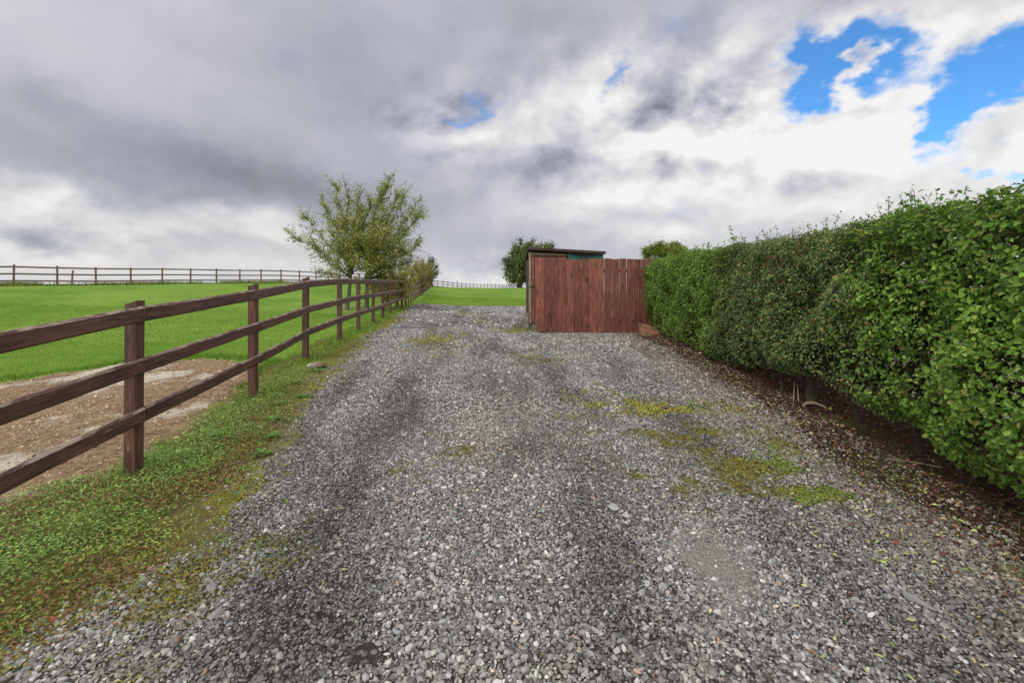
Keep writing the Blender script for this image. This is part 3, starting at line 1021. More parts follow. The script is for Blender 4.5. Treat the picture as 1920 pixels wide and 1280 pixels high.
base = np.where((r.random(n_) < redz * .75)[:, None], np.array([.27, .15, .075]), np.array([.25, .38, .10]))
yl = (r.random(n_) < sstep(.45, .9, u_) * .6)[:, None]
base = np.where(yl & (base[:, 1:2] > .2), np.array([.32, .31, .08]), base)
cols = np.clip(base * (1 + r.normal(0, .3, (n_, 1))), .01, .7)
fl = r.random(n_) < .006
cols[fl] = (.45, .09, .03)
o = leaf_mesh('weeds', np.stack([X, Y, Z], 1), Nv, Dv, r.uniform(.010, .026, n_), r.uniform(.006, .012, n_), cols, M['weed'], fold=.15)
tag(o, 'creeping green and reddish weeds on the verge by the near post', 'weeds', kind='stuff')
# broad-leaved plants (dock, dandelion) in the verge
docks = [(-2.05, 3.9), (-2.25, 4.3), (-1.95, 3.55), (-2.45, 4.75), (-2.3, 5.0), (-2.55, 3.9), (-2.75, 3.45), (-2.62, 6.1), (-2.6, 5.5)]
dl_lab = ['flat rosette of broad green leaves between post and gravel', 'broad-leaved weed in the verge beside the second post', 'low dandelion rosette on the yellowed edge of the gravel', 'leafy dock plant at the foot of the second fence post',
          'small rosette weed just in front of the second post', 'green weed growing out towards the dirt by the fence', 'leafy clump at the back of the near post', 'spiky weed plant in front of the third fence post', 'pale green weed halfway between second and third posts']
for i, (x, y) in enumerate(docks):
    nl = 16
    a_ = r.uniform(0, 6.28, nl)
    z0 = float(surf(np.array([x]), np.array([y]))[0])
    Dv = np.stack([np.cos(a_), np.sin(a_), r.uniform(.05, .6, nl)], 1)
    Nv = np.stack([-np.cos(a_) * .4, -np.sin(a_) * .4, np.ones(nl)], 1)
    P = np.tile([x, y, z0 + .012], (nl, 1)) + Dv * .012
    c = hsv_jit((.13, .25, .055), nl, r, .15, .05)
    o = leaf_mesh('weed_plant', P, Nv, Dv, r.uniform(.05, .10, nl), r.uniform(.02, .034, nl), c, M['weed'], fold=.12, origin=(x, y, z0))
    o.location = (x, y, z0)
    tag(o, dl_lab[i], 'weed', 'broad leaved weeds in the verge')

# ------------------------------------------------------------------ leaf litter
r = rng(33)
X, Y = jgrid(1.0, 4.4, 1.0, 11.3, .030, r, 1.0)
d_ = hedge_face(Y) - .25 - X
den = np.where(d_ < 0, .95, np.exp(-d_ / .20) * .6) * np.clip(.3 + 1.2 * fbm(X, Y, 2.2, 110), 0, 1)
k = in_view(X, Y) & (r.random(len(X)) < den)
X, Y, d_ = X[k], Y[k], d_[k]
n_ = len(X)
pal = np.array([(.12, .05, .03), (.08, .04, .026), (.17, .08, .042), (.06, .03, .022), (.24, .15, .09), (.33, .35, .11)])
pick = r.choice(6, n_, p=[.30, .27, .16, .17, .06, .04])
c = np.clip(pal[pick] * (1 + r.normal(0, .25, (n_, 1))), .01, .7)
Nv = r.normal(0, .5, (n_, 3)); Nv[:, 2] = 1
P_ = np.stack([X, Y, surf(X, Y) + .004 + r.uniform(0, .02, n_)], 1)
L_ = r.uniform(.016, .038, n_)
o = leaf_mesh('leaf_litter', P_, Nv, r.normal(0, 1, (n_, 3)), L_, L_ * r.uniform(.4, .8, n_), c, M['litter'], fold=.3)
tag(o, 'brown and red fallen leaves under the hedge', 'leaf litter', kind='stuff')
# pale yellow-green fallen leaves further out on the stones
n_ = 1000
Y = 1.3 + 9.5 * r.random(n_) ** 1.6
X = hedge_face(Y) - .1 - r.exponential(.42, n_)
k = (X > -1.5) & in_view(X, Y)
X, Y = X[k], Y[k]
X = np.concatenate([X, r.uniform(-1.6, 2.0, 60)]); Y = np.concatenate([Y, r.uniform(1.5, 7, 60)])
for (cx, cy, s, q) in ((2.62, 2.95, .13, 60), (1.98, 2.33, .09, 30), (1.80, 2.2, .05, 10), (2.28, 1.75, .10, 12), (2.75, 4.1, .12, 26), (2.95, 2.4, .1, 30)):
    X = np.concatenate([X, cx + r.normal(0, s, q)]); Y = np.concatenate([Y, cy + r.normal(0, s, q)])
n_ = len(X)
pal = np.array([(.40, .42, .15), (.30, .37, .12), (.45, .38, .16), (.16, .26, .06), (.30, .14, .06)])
c = np.clip(pal[r.choice(5, n_, p=[.36, .26, .14, .17, .07])] * (1 + r.normal(0, .18, (n_, 1))), .01, .8)
Nv = r.normal(0, .35, (n_, 3)); Nv[:, 2] = 1
L_ = r.uniform(.014, .034, n_)
o = leaf_mesh('fallen_leaves', np.stack([X, Y, surf(X, Y) + .019], 1), Nv, r.normal(0, 1, (n_, 3)), L_, L_ * r.uniform(.35, .6, n_), c, M['litter'], fold=.25)
tag(o, 'pale yellow green leaves fallen on the gravel near the hedge', 'fallen leaves', kind='stuff')

# ------------------------------------------------------------------ drive fence (three rails, dark brown)
fy = [-0.35, 1.4] + [3.2 + 1.79 * i for i in range(38)]
fy = [y for y in fy if y < 70.2]


def fence_z(y):
    return float(np.interp(y, fy, [_fz(q) for q in fy]))


def _fz(y):
    return float(np.interp(y, [-.4, 1.4, 3.2, 5, 6.84, 8.4, 11.8, 16.8, 21, 30, 40, 70], [-.30, -.13, .03, .165, .30, .36, .43, .52, .60, .86, 1.12, 1.90]))


fence = empty('rail_fence', (-2.66, 3.2, .03), 'dark brown three-rail timber fence running along the left of the driveway', 'fence')
FO = (-2.66, 3.2, .03)
rr = random.Random(3)


def fdir(y):
    return Vector((float(fence_x(y + .5) - fence_x(y - .5)), 1.0, 0)).normalized()


for i, y in enumerate(fy):
    x = float(fence_x(y))
    z = fence_z(y)
    d = fdir(y)
    side = Vector((d.y, -d.x, 0))
    b = MB(FO)
    extra = .05 if i in (2, 3, 4) else (.0 if i > 4 else .03)
    zt = z + 1.205 + extra + rr.uniform(-.008, .01)
    zb = g(x, y) - .25
    pts = [Vector((x, y, zb)), Vector((x, y, (zb + zt) / 2)), Vector((x, y, zt - .02)), Vector((x, y, zt))]
    lean_ = Vector((rr.uniform(-.006, .006), rr.uniform(-.01, .01), 0)) * (zt - zb)
    for q in (2, 3):
        pts[q] = pts[q] + lean_
    b.sweep(pts, .078, .088, side, d, .05, (1, 1, 1) if rr.random() < .6 else (.8, .85, .85), i * 3.7, seed=i)
    # weathered top slopes down towards the field
    for q in range(len(b.v) - 8, len(b.v)):
        p = Vector(b.v[q])
        s_ = (p - pts[3]).dot(side)
        b.v[q] = (p.x, p.y, p.z - (.039 - s_) * .42)
    # rounded, mossy foot of the post where it meets the ground
    b.build('post', M['fence'], fence)


def rail(y0, y1, h, k, seed):
    rr2 = random.Random(seed)
    b = MB(FO)
    n_ = max(3, int((y1 - y0) / .3))
    pts = []
    bow = rr2.uniform(-.012, .012)
    for q in range(n_ + 1):
        y = y0 + (y1 - y0) * q / n_
        y_ = y + (.0)
        d = fdir(y)
        side = Vector((d.y, -d.x, 0))
        x = float(fence_x(y))
        zz = fence_z(y) + h + bow * math.sin(math.pi * q / n_) + (rr2.uniform(-.002, .002))
        pts.append(Vector((x, y, zz)) + side * (.044 + .021))
    d = fdir((y0 + y1) / 2)
    side = Vector((d.y, -d.x, 0))
    c = rr2.uniform(.85, 1.15)
    b.sweep(pts, .042, .108 if k == 2 else .104, side, (0, 0, 1), .32, (c, c, c), seed * 2.31, jit=.012, seed=seed)
    # nail heads where the rail crosses a post
    for q in fy:
        if y0 - .05 <= q <= y1 + .05 and q < 11:
            yy = min(max(q, y0 + .035), y1 - .035)
            d2 = fdir(yy)
            s2 = Vector((d2.y, -d2.x, 0))
            base = Vector((float(fence_x(yy)), yy, fence_z(yy) + h)) + s2 * (.044 + .042)
            for dz in (-.024, .026):
                p = base + Vector((0, 0, dz)) + s2 * .001
                b.sweep([p - s2 * .004, p + s2 * .003], .009, .009, d2, (0, 0, 1), .3, (.25, .27, .3), 1)
    b.build('rail', M['fence'], fence)


for k, h in enumerate((.45, .795, 1.16)):
    # butt joints alternate between the rails
    start = [-.35, 3.2, -.35][k]
    ys = [start] if k != 1 else [-.35]
    ys = [-.35, 3.2] if k in (0, 2) else [-.35, 1.4, 5.0 - .01]
    y = ys[-1]
    while y + 3.58 < fy[-1]:
        y += 3.58
        ys.append(y)
    ys.append(fy[-1])
    for j in range(len(ys) - 1):
        if ys[j + 1] - ys[j] > .4:
            rail(ys[j] + .005, ys[j + 1] - .005, h, k, 100 * k + j)

# ------------------------------------------------------------------ field fence at the left and far fence on the crest


def simple_fence(line, sp, label, mat, heights, base_off, seed, ph=1.22, col=(1, 1, 1), pw=.085, rh=.095, tall=None, zf=None):
    o0 = Vector((line[0][0], line[0][1], g(*line[0])))
    root = empty('rail_fence', o0, label, 'fence')
    rr = random.Random(seed)
    seg = []
    L_ = 0
    for p, q in zip(line[:-1], line[1:]):
        d = math.hypot(q[0] - p[0], q[1] - p[1])
        seg.append((L_, d, p, q))
        L_ += d

    def at(s):
        for (l0, d, p, q) in seg:
            if s <= l0 + d + 1e-6:
                t = (s - l0) / d
                return Vector((p[0] + (q[0] - p[0]) * t, p[1] + (q[1] - p[1]) * t, 0)), Vector((q[0] - p[0], q[1] - p[1], 0)).normalized()
        p, q = line[-2], line[-1]
        return Vector((q[0], q[1], 0)), Vector((q[0] - p[0], q[1] - p[1], 0)).normalized()
    npst = int(L_ / sp) + 1
    P = []
    for i in range(npst):
        p, d = at(i * sp)
        p.z = (zf(p.x, p.y) if zf else g(p.x, p.y)) + base_off
        P.append((p, d))
    for i, (p, d) in enumerate(P):
        b = MB(o0)
        h = ph + (.03 if rr.random() < .5 else 0) + (tall.get(i, 0) if tall else 0)
        side = Vector((d.y, -d.x, 0))
        tilt = Vector((rr.uniform(-.02, .02), rr.uniform(-.02, .02), 0))
        b.sweep([p + Vector((0, 0, -.5)), p + Vector((0, 0, h)) + tilt], pw, pw, side, d, .1, col, i * 1.7)
        b.build('post', mat, root)
    for k, hk in enumerate(heights):
        i = 0 if k % 2 == 0 else -1
        while i < npst - 1:
            a0, a1 = max(i, 0), min(i + 2, npst - 1)
            b = MB(o0)
            d = P[a0][1]
            side = Vector((d.y, -d.x, 0))
            pts = [P[q][0] + Vector((0, 0, hk)) + side * (pw / 2 + .02) for q in range(a0, a1 + 1)]
            if len(pts) > 1:
                b.sweep(pts, .04, rh, side, (0, 0, 1), .15, col, k * 9 + i)
                b.build('rail', mat, root)
            i += 2
    return root, P


ff_root, ffP = simple_fence([(-33.7, 16.2), (-28.5, 26.0), (-18.95, 43.9), (-12.45, 70.0)], 1.85,
                            'weathered three-rail timber fence along the crest at the far left of the field', M['fieldfence'], (.30, .70, 1.10), .02, 5, 1.20)
far_root, farP = simple_fence([(-12.3, 70.15), (-4.7, 93.5), (4.0, 112.0)], 1.82,
                              'distant dark rail fence on the crest beyond the lawn', M['fence'], (.28, .68, 1.08), -.05, 6, 1.2, tall={5: .45})
for (x, y, h, ln, lb) in ((-29.4, 30.35, 1.15, .10, 'extra leaning brown post standing just inside the field fence'), (-17.9, 42.2, 1.5, .0, 'thin dark stake taller than the field fence, beside the tree')):
    b = MB((x, y, g(x, y)))
    z = g(x, y)
    b.sweep([(x, y, z - .3), (x + ln, y, z + h)], .08 if ln else .045, .08 if ln else .045, (1, 0, 0), (0, 1, 0), .1, (1, 1, 1), 3.0)
    o = b.build('post', M['fieldfence'])
    tag(o, lb, 'post')


# ------------------------------------------------------------------ hedge
def hz_top(y):
    return np.interp(y, [-2, 2.38, 3.7, 5, 7, 9, 11.4], [1.92, 1.94, 1.94, 1.94, 2.0, 2.06, 2.10])


def hz_bot(y):
    return np.interp(y, [-2, 2.0, 2.9, 3.4, 4.0, 5.0, 5.8, 6.6, 8, 11.4], [.12, .12, .18, .30, .36, .33, .22, .03, .02, .02])


HT = .95      # thickness


def hedge_pts(n_, y0, y1, r, top_share=.22, back_share=.10):
    """points on and just inside the clipped surface, with outward normals"""
    Y = r.uniform(y0, y1, n_)
    u = r.random(n_)
    face = u > top_share + back_share
    top = (u <= top_share)
    z0, z1 = hz_bot(Y) + G(hedge_face(Y) + .2, Y), hz_top(Y)
    zf = r.random(n_)
    Z = np.where(top, z1, z0 + (z1 - z0) * zf)
    X = np.where(face, hedge_face(Y), np.where(top, hedge_face(Y) + r.random(n_) * HT, hedge_face(Y) + HT))
    Nn = np.where(face[:, None], np.array([-1., -.07, .12]), np.where(top[:, None], np.array([0, 0, 1.]), np.array([1., 0, .1])))
    # rounded shoulder
    sh = np.clip((Z - (z1 - .22)) / .22, 0, 1) * face
    X = X + sh ** 2 * .16
    Nn = Nn + sh[:, None] * np.array([0, 0, .9])
    sh2 = np.clip(1 - (X - hedge_face(Y)) / .25, 0, 1) * top
    Z = Z - sh2 ** 2 * .10
    # foliage pulls in towards the foot
    lo = np.clip(1 - zf / .22, 0, 1) * face
    X = X + lo ** 2 * .22
    # waves and pockets
    bul = (fbm(Y * 1.0, Z * 1.0, 1.6, 201) - .5) * .34 + (fbm(Y, Z, 5.5, 202) - .5) * .24
    bt = (fbm(X, Y, 2.2, 203) - .5) * .18 + (fbm(X, Y, 7, 204) - .5) * .14
    X = X - np.where(face, bul, 0)
    Z = Z + np.where(top, bt, 0)
    return X, Y, Z, unit(Nn), face, top


hedge = empty('garden_hedge', (2.95, 5.0, g(2.95, 5)), 'tall clipped green garden hedge of mixed leaves along the right of the driveway', 'hedge')
HO = np.array([2.95, 5.0, g(2.95, 5)])


def hedge_part(name, n_, y0, y1, L0, L1, palette, probs, depth, seed, droop=.3, wr=.62, holes=.0, label=None, top_share=.2):
    r = rng(seed)
    X, Y, Z, Nn, face, top = hedge_pts(n_, y0, y1, r, top_share)
    # ends of a part interlock raggedly with its neighbour
    e = (fbm(Z, X * 0 + seed, 2.2, 210) - .5) * .9
    Y = Y + np.where(Y > (y0 + y1) / 2, e * np.clip((Y - (y1 - .6)) / .6, 0, 1), e * np.clip(((y0 + .6) - Y) / .6, 0, 1) * (y0 > 0))
    dep = r.exponential(depth, n_).clip(0, .40) - .02
    P = np.stack([X, Y, Z], 1) - Nn * dep[:, None]
    gap = fbm(Y + 5, Z, 4.2, 220)
    zrel = (Z - hz_bot(Y)) / (hz_top(Y) - hz_bot(Y))
    keep = ~((gap > .59) & (dep < .07) & (r.random(n_) < .85))
    keep &= ~((zrel < .35) & (fbm(Y, Z, 3.1, 221) > .60 - holes) & (r.random(n_) < .85))
    keep &= P[:, 2] > surf(P[:, 0], P[:, 1]) + .01
    P, Nn, face, top, dep = P[keep], Nn[keep], face[keep], top[keep], dep[keep]
    n_ = len(P)
    Nv = Nn + r.normal(0, .55, (n_, 3)) + np.array([0, 0, .35])
    Dv = r.normal(0, .8, (n_, 3)) + Nn * .55 + np.array([0, 0, -droop])
    pal = np.array(palette)
    clump = fbm(P[:, 1], P[:, 2], 2.4, seed + 3)
    pk = r.choice(len(pal), n_, p=probs)
    c = pal[pk] * (1 + r.normal(0, .22, (n_, 1))) * (1 + (clump[:, None] - .5) * .7)
    Ln = r.uniform(L0, L1, n_)
    o = leaf_mesh(name, P, Nv, Dv, Ln, Ln * wr * r.uniform(.8, 1.2, n_), np.clip(c, .008, .8), M['leaf'], hedge, .22, HO)
    if label:
        o['label'] = label
    return o


BR = [(.15, .27, .042), (.20, .34, .055), (.31, .42, .085), (.10, .20, .036), (.27, .25, .07)]
hedge_part('foliage', 60000, -1.2, 3.85, .021, .046, BR, [.36, .28, .12, .2, .04], .075, 301, wr=.62, holes=.03, label='bright green broad-leaved near stretch')
DK = [(.125, .20, .070), (.17, .255, .082), (.085, .145, .052), (.23, .30, .09), (.26, .17, .075), (.30, .27, .09)]
hedge_part('foliage', 60000, 3.5, 6.9, .018, .036, DK, [.32, .25, .18, .10, .08, .07], .08, 302, wr=.7, holes=.06, label='dark green small-leaved middle stretch')
GR_ = [(.15, .26, .045), (.21, .33, .06), (.10, .19, .036), (.28, .37, .08)]
hedge_part('foliage', 62000, 6.5, 11.45, .026, .046, GR_, [.38, .27, .22, .13], .07, 303, wr=.55, label='bright green far stretch next to the panel')
# dense twiggy heart so the hedge is not see-through
r = rng(310)
n_ = 15000
Y = r.uniform(-1.2, 11.4, n_)
z0, z1 = hz_bot(Y) + G(hedge_face(Y), Y), hz_top(Y) - .05
Z = z0 + (z1 - z0) * r.random(n_)
X = hedge_face(Y) + .10 + r.random(n_) * (HT - .2)
A = np.stack([X, Y, Z], 1)
D = unit(r.normal(0, 1, (n_, 3)) + np.array([0, 0, .9]))
ln_ = r.uniform(.12, .42, n_)
B = A + D * ln_[:, None]
B[:, 2] = np.minimum(B[:, 2], hz_top(B[:, 1]) - .04)
B[:, 0] = np.maximum(B[:, 0], hedge_face(B[:, 1]) - .02)
stick_mesh('twigs', A, B, r.uniform(.0015, .005, n_), np.full(n_, .001), hsv_jit((.075, .055, .038), n_, r, .3, .05), M['bark'], hedge, HO)
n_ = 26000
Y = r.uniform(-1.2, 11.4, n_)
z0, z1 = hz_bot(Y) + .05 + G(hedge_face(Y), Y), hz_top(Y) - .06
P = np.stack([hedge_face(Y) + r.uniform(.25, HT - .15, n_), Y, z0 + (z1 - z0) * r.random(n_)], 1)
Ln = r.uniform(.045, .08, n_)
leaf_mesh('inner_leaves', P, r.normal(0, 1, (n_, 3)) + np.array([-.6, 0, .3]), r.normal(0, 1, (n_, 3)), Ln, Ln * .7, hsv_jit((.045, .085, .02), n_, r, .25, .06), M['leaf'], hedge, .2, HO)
# stems
stems = [(3.12, 4.75, .050), (3.20, 6.45, .045), (3.05, 3.4, .03), (3.15, 2.4, .03), (3.22, 5.6, .03), (3.25, 7.6, .03), (3.3, 9.0, .03), (3.35, 10.3, .03), (3.1, 4.05, .022), (3.05, 1.2, .03), (3.3, 5.15, .018), (3.0, 5.05, .014)]
for i, (x, y, rad) in enumerate(stems):
    b = MB(HO)
    z = float(surf(np.array([x]), np.array([y]))[0]) - .05
    rs = random.Random(i)
    pts, rd = [], []
    p = Vector((x, y, z))
    for q in range(8):
        pts.append(p.copy())
        rd.append(rad * (1.35 if q == 0 else 1) * (1 - q * .09))
        p += Vector((rs.uniform(-.04, .04), rs.uniform(-.05, .05), .22))
    b.tube(pts, rd, 8, (.045, .036, .028))
    b.build('stem', M['bark'], hedge, True)
# sprigs standing out of the clipped top
r = rng(320)
PP, DD, LL2, CO, SA, SB = [], [], [], [], [], []
sprigs = [(3.55, 3.45, .10, 0), (3.15, 3.55, .12, 0), (3.3, 3.8, .24, 1), (3.35, 4.0, .22, 1), (3.5, 4.25, .25, 1), (3.3, 4.7, .2, 1), (3.45, 4.95, .22, 1), (3.6, 5.2, .26, 1), (3.3, 5.4, .14, 1), (3.35, 6.1, .14, 1), (3.4, 6.9, .30, 0), (3.5, 7.1, .14, 0), (3.3, 3.0, .06, 0), (3.1, 2.55, .10, 0), (3.6, 8.3, .14, 0)]
for i in range(90):
    y = r.uniform(3.2, 11)
    sprigs.append((float(hedge_face(y)) + r.uniform(.1, .8), y, r.uniform(.05, .13), int(3.7 < y < 6.6)))
for (x, y, h, k) in sprigs:
    z0 = float(hz_top(y)) - .08
    d = unit(r.normal(0, .35, 3) + np.array([-.1, 0, 1.0]))
    tip = np.array([x, y, z0]) + d * (h + .12)
    SA.append([x, y, z0 - .05]); SB.append(tip)
    nl = int(8 + h * 60)
    for t in np.linspace(.35, 1.0, nl):
        PP.append(np.array([x, y, z0]) + d * (h + .12) * t + r.normal(0, .014, 3))
        dd = r.normal(0, 1, 3); dd[2] += .4
        DD.append(dd)
        LL2.append(r.uniform(.014, .026) if k else r.uniform(.028, .048))
        CO.append(np.array((.10, .12, .04) if k else (.14, .26, .04)) * r.uniform(.6, 1.4))
PP, DD, LL2, CO = map(np.array, (PP, DD, LL2, CO))
leaf_mesh('sprigs', PP, r.normal(0, 1, PP.shape) + np.array([0, -.3, .6]), DD, LL2, LL2 * .55, CO, M['leaf'], hedge, .2, HO)
n_ = len(SA)
stick_mesh('sprig_stems', np.array(SA), np.array(SB), np.full(n_, .003), np.full(n_, .0012), np.tile([.10, .08, .04], (n_, 1)), M['bark'], hedge, HO)
# red berries in the dark stretch
r = rng(330)
bp = []
for (yy, zz, q, s) in ((4.9, 1.66, 30, .10), (5.5, 1.70, 16, .12), (4.45, 1.80, 18, .08), (6.6, 1.78, 26, .14), (5.2, 1.55, 12, .1), (6.2, 1.5, 10, .18), (4.2, 1.05, 8, .05), (5.9, 1.2, 12, .15), (4.6, 1.35, 10, .2)):
    for _ in range(q):
        y_, z_ = yy + r.normal(0, s), zz + r.normal(0, s * .6)
        bl = float((fbm(np.array([y_]), np.array([z_]), 1.6, 201)[0] - .5) * .30 + (fbm(np.array([y_]), np.array([z_]), 5.5, 202)[0] - .5) * .16)
        sh = max(0, (z_ - (float(hz_top(y_)) - .22)) / .22)
        bp.append((float(hedge_face(y_)) - bl - .025 + sh * sh * .16 + r.normal(0, .012), y_, z_))
bp = np.array(bp)
tv, tf = ICO1
V = (tv[None] * .0075 + bp[:, None]).reshape(-1, 3) - HO
o = np_mesh('berries', V, (tf[None] + (np.arange(len(bp)) * 12)[:, None, None]).reshape(-1, 3), M['leaf'], np.tile([.26, .055, .03], (len(V), 1)), True, hedge)
o['kind'] = 'stuff'


# ------------------------------------------------------------------ trees
def grow(root_pt, tips, seed, trunk_h, trunk_r, n_sec, twig_len, leaf_n, leaf_L, palette, name, label, cat, group=None, fork=None, sec_spread=.62, bark=(.13, .115, .095), sec_from=.25, gravity=0.0, crown_shape=None):
    r = rng(seed)
    rs = random.Random(seed)
    O = Vector(root_pt)
    root = empty(name, O, label, cat, group)
    b = MB(O)
    fork = Vector(fork) if fork else O + Vector((0, 0, trunk_h))
    pts = [O + Vector((0, 0, -.15))]
    for q in range(1, 6):
        t = q / 5
        p = O.lerp(fork, t) + Vector((rs.uniform(-1, 1), rs.uniform(-1, 1), 0)) * trunk_r * .5 * (q < 5)
        pts.append(p)
    b.tube(pts, [trunk_r * (1.5, 1.1, 1.0, .92, .88, .85)[q] for q in range(6)], 9, bark)
    br = []
    for tp in tips:
        tp = Vector(tp)
        a = fork.lerp(O, rs.uniform(0, .18))
        mid = a.lerp(tp, .5) + Vector((rs.uniform(-.1, .1), rs.uniform(-.1, .1), rs.uniform(.0, .12))) * (tp - a).length
        n_ = 10
        P_ = [(1 - t) ** 2 * a + 2 * t * (1 - t) * mid + t * t * tp for t in [q / n_ for q in range(n_ + 1)]]
        L_ = (tp - a).length
        P_ = [P_[0]] + [p + Vector((rs.gauss(0, 1), rs.gauss(0, 1), rs.gauss(0, 1))) * L_ * .018 for p in P_[1:]]
        r0 = trunk_r * rs.uniform(.32, .55)
        b.tube(P_, [r0 * (1 - .88 * q / n_) for q in range(n_ + 1)], 6, bark)
        br.append((P_, r0, L_))
    b.build('trunk', M['bark'], root, True)
    A, B_, RA, RB, tw = [], [], [], [], []
    for (P_, r0, L_) in br:
        ns = max(4, int(n_sec * L_ / np.mean([q[2] for q in br])))
        for _ in range(ns):
            t = rs.uniform(sec_from, 1) * 10
            i = min(int(t), 9)
            p = P_[i].lerp(P_[i + 1], t - i)
            axis = (P_[i + 1] - P_[i]).normalized()
            d = (axis * rs.uniform(.4, 1.0) + Vector((rs.gauss(0, 1), rs.gauss(0, 1), rs.gauss(0, 1) + .25)) * sec_spread).normalized()
            ln = twig_len * rs.uniform(.35, 1.15) * (1.15 - .55 * t / 10)
            q1 = p + d * ln * .5
            d2 = (d + Vector((rs.gauss(0, .3), rs.gauss(0, .3), rs.gauss(0, .3) + .15 - gravity))).normalized()
            q2 = q1 + d2 * ln * .5
            for (u, v, ru, rv) in ((p, q1, r0 * .28, r0 * .16), (q1, q2, r0 * .16, r0 * .05)):
                A.append(tuple(u)); B_.append(tuple(v)); RA.append(max(ru, .003)); RB.append(max(rv, .002))
                tw.append((tuple(u), tuple(v)))
        for i in range(3, 10):
            tw.append((tuple(P_[i]), tuple(P_[i + 1])))
    A, B_ = np.array(A), np.array(B_)
    stick_mesh('branches', A, B_, np.array(RA), np.array(RB), np.tile(bark, (len(A), 1)), M['bark'], root, tuple(O))
    U = np.array([q[0] for q in tw]); V = np.array([q[1] for q in tw])
    wts = np.linalg.norm(V - U, axis=1) + twig_len * .08
    k = r.choice(len(U), leaf_n, p=wts / wts.sum())
    t = r.random((leaf_n, 1))
    P = U[k] * (1 - t) + V[k] * t + r.normal(0, leaf_L * .9, (leaf_n, 3))
    if crown_shape is not None:
        P = P[crown_shape(P)]
    n_ = len(P)
    pal = np.array(palette)
    c = pal[r.integers(0, len(pal), n_)] * (1 + r.normal(0, .22, (n_, 1)))
    Ln = leaf_L * r.uniform(.7, 1.3, n_)
    leaf_mesh('crown', P, r.normal(0, .7, (n_, 3)) + np.array([0, -.2, .6]), r.normal(0, 1, (n_, 3)) + np.array([0, 0, -.35]), Ln, Ln * .58, np.clip(c, .01, .8), M['leaf'], root, .2, tuple(O))
    return root


def at(px, py, d):
    return ((px - 960) / F * d, d, EYE + (HZ - py) / F * d)


FG = [(.30, .38, .08), (.38, .43, .10), (.24, .32, .07), (.46, .44, .13), (.28, .24, .09)]
x1, y1 = -6.4, 17.6
tipsA = [at(541, 437, 17.2), at(573, 405, 17.9), at(604, 372, 17.4), at(628, 347, 18.2), at(650, 352, 17.0), at(672, 350, 17.7), at(588, 468, 18.4), at(615, 430, 16.3), at(640, 410, 19.2), at(600, 515, 17.2), at(668, 400, 16.0),
         at(625, 500, 16.6), at(655, 460, 19.4), at(690, 420, 18.6), at(700, 372, 18.0), at(680, 440, 17.0), at(640, 450, 18.4), at(665, 480, 16.4), at(672, 385, 18.5), at(690, 455, 17.2), at(682, 400, 17.6), at(700, 490, 17.0)]
grow((x1, y1, g(x1, y1)), tipsA, 401, 1.9, .075, 44, .84, 15500, .064, FG, 'apple_tree', 'small spreading fruit tree behind the fence, the left one with a long low branch', 'tree', 'fruit trees behind the fence', fork=at(657, 510, 17.6))
x2, y2 = -5.75, 17.9
tipsB = [at(730, 330, 17.6), at(716, 352, 17.9), at(745, 372, 17.1), at(766, 352, 17.9), at(784, 380, 18.2), at(801, 396, 17.5), at(790, 452, 17.8), at(765, 430, 19.0), at(735, 420, 16.4), at(700, 430, 16.2), at(770, 488, 18.2), at(710, 390, 19.2),
         at(695, 470, 19.2), at(742, 480, 16.9), at(690, 500, 16.5), at(720, 520, 18.5), at(755, 465, 17.0), at(675, 450, 17.0), at(700, 545, 17.2), at(735, 535, 17.6), at(760, 520, 18.2), at(665, 530, 17.6), at(715, 552, 18.6)]
grow((x2, y2, g(x2, y2)), tipsB, 402, 1.6, .085, 42, .82, 19500, .064, FG, 'apple_tree', 'upright fruit tree behind the fence, the right one whose tall shoots stand highest', 'tree', 'fruit trees behind the fence', fork=at(689, 520, 17.9))

# low leafy shoots and ochre shrub growing through the fence
YG = [(.42, .38, .09), (.32, .34, .08), (.50, .42, .11), (.20, .26, .06), (.28, .18, .07)]
x3, y3 = -5.15, 20.5
tipsC = [(x3 + dx, y3 + dy, g(x3, y3) + h) for dx, dy, h in ((-.5, 0, 1.9), (.1, .3, 2.1), (.35, -.3, 1.6), (-.2, -.5, 1.7), (.5, .5, 1.3), (-.6, .5, 1.5), (.45, -.6, .9), (-.3, -.9, 1.1), (.2, 1.2, 1.9), (0, 1.8, 1.6), (.3, 2.4, 1.4))]
grow((x3, y3, g(x3, y3)), tipsC, 403, .3, .04, 30, .45, 6500, .065, YG, 'shrub', 'ochre yellow leafy shrub growing through the fence rails beside the fruit trees', 'shrub', sec_from=.12)
x3, y3 = -5.0, 18.6
tipsC = [(x3 + dx, y3 + dy, g(x3, y3) + h) for dx, dy, h in ((-.3, 0, 1.5), (.1, .3, 1.3), (.2, -.3, 1.1), (-.3, -.5, 1.0), (-.5, .3, 1.2), (.1, .8, 1.4))]
grow((x3, y3, g(x3, y3)), tipsC, 404, .25, .03, 24, .40, 2600, .07, FG, 'shrub', 'low dark green leafy growth at the fence foot under the fruit trees', 'shrub', sec_from=.12)
WL = [(.30, .27, .09), (.35, .30, .11), (.22, .24, .08), (.38, .29, .12)]
x3, y3 = -7.2, 36.0
z3 = g(x3, y3)
tipsC = [(x3 + dx, y3 + dy, z3 + h) for dx, dy, h in ((-1.0, 0, 2.3), (.2, .3, 2.7), (.6, -.3, 2.2), (-.4, -.8, 2.4), (.9, .8, 2.0), (-1.1, 1, 2.2), (.5, -1.2, 1.6), (-.2, 1.6, 3.0), (.4, 2.6, 2.6), (.0, -2.0, 2.3), (-.8, -1.8, 2.0))]
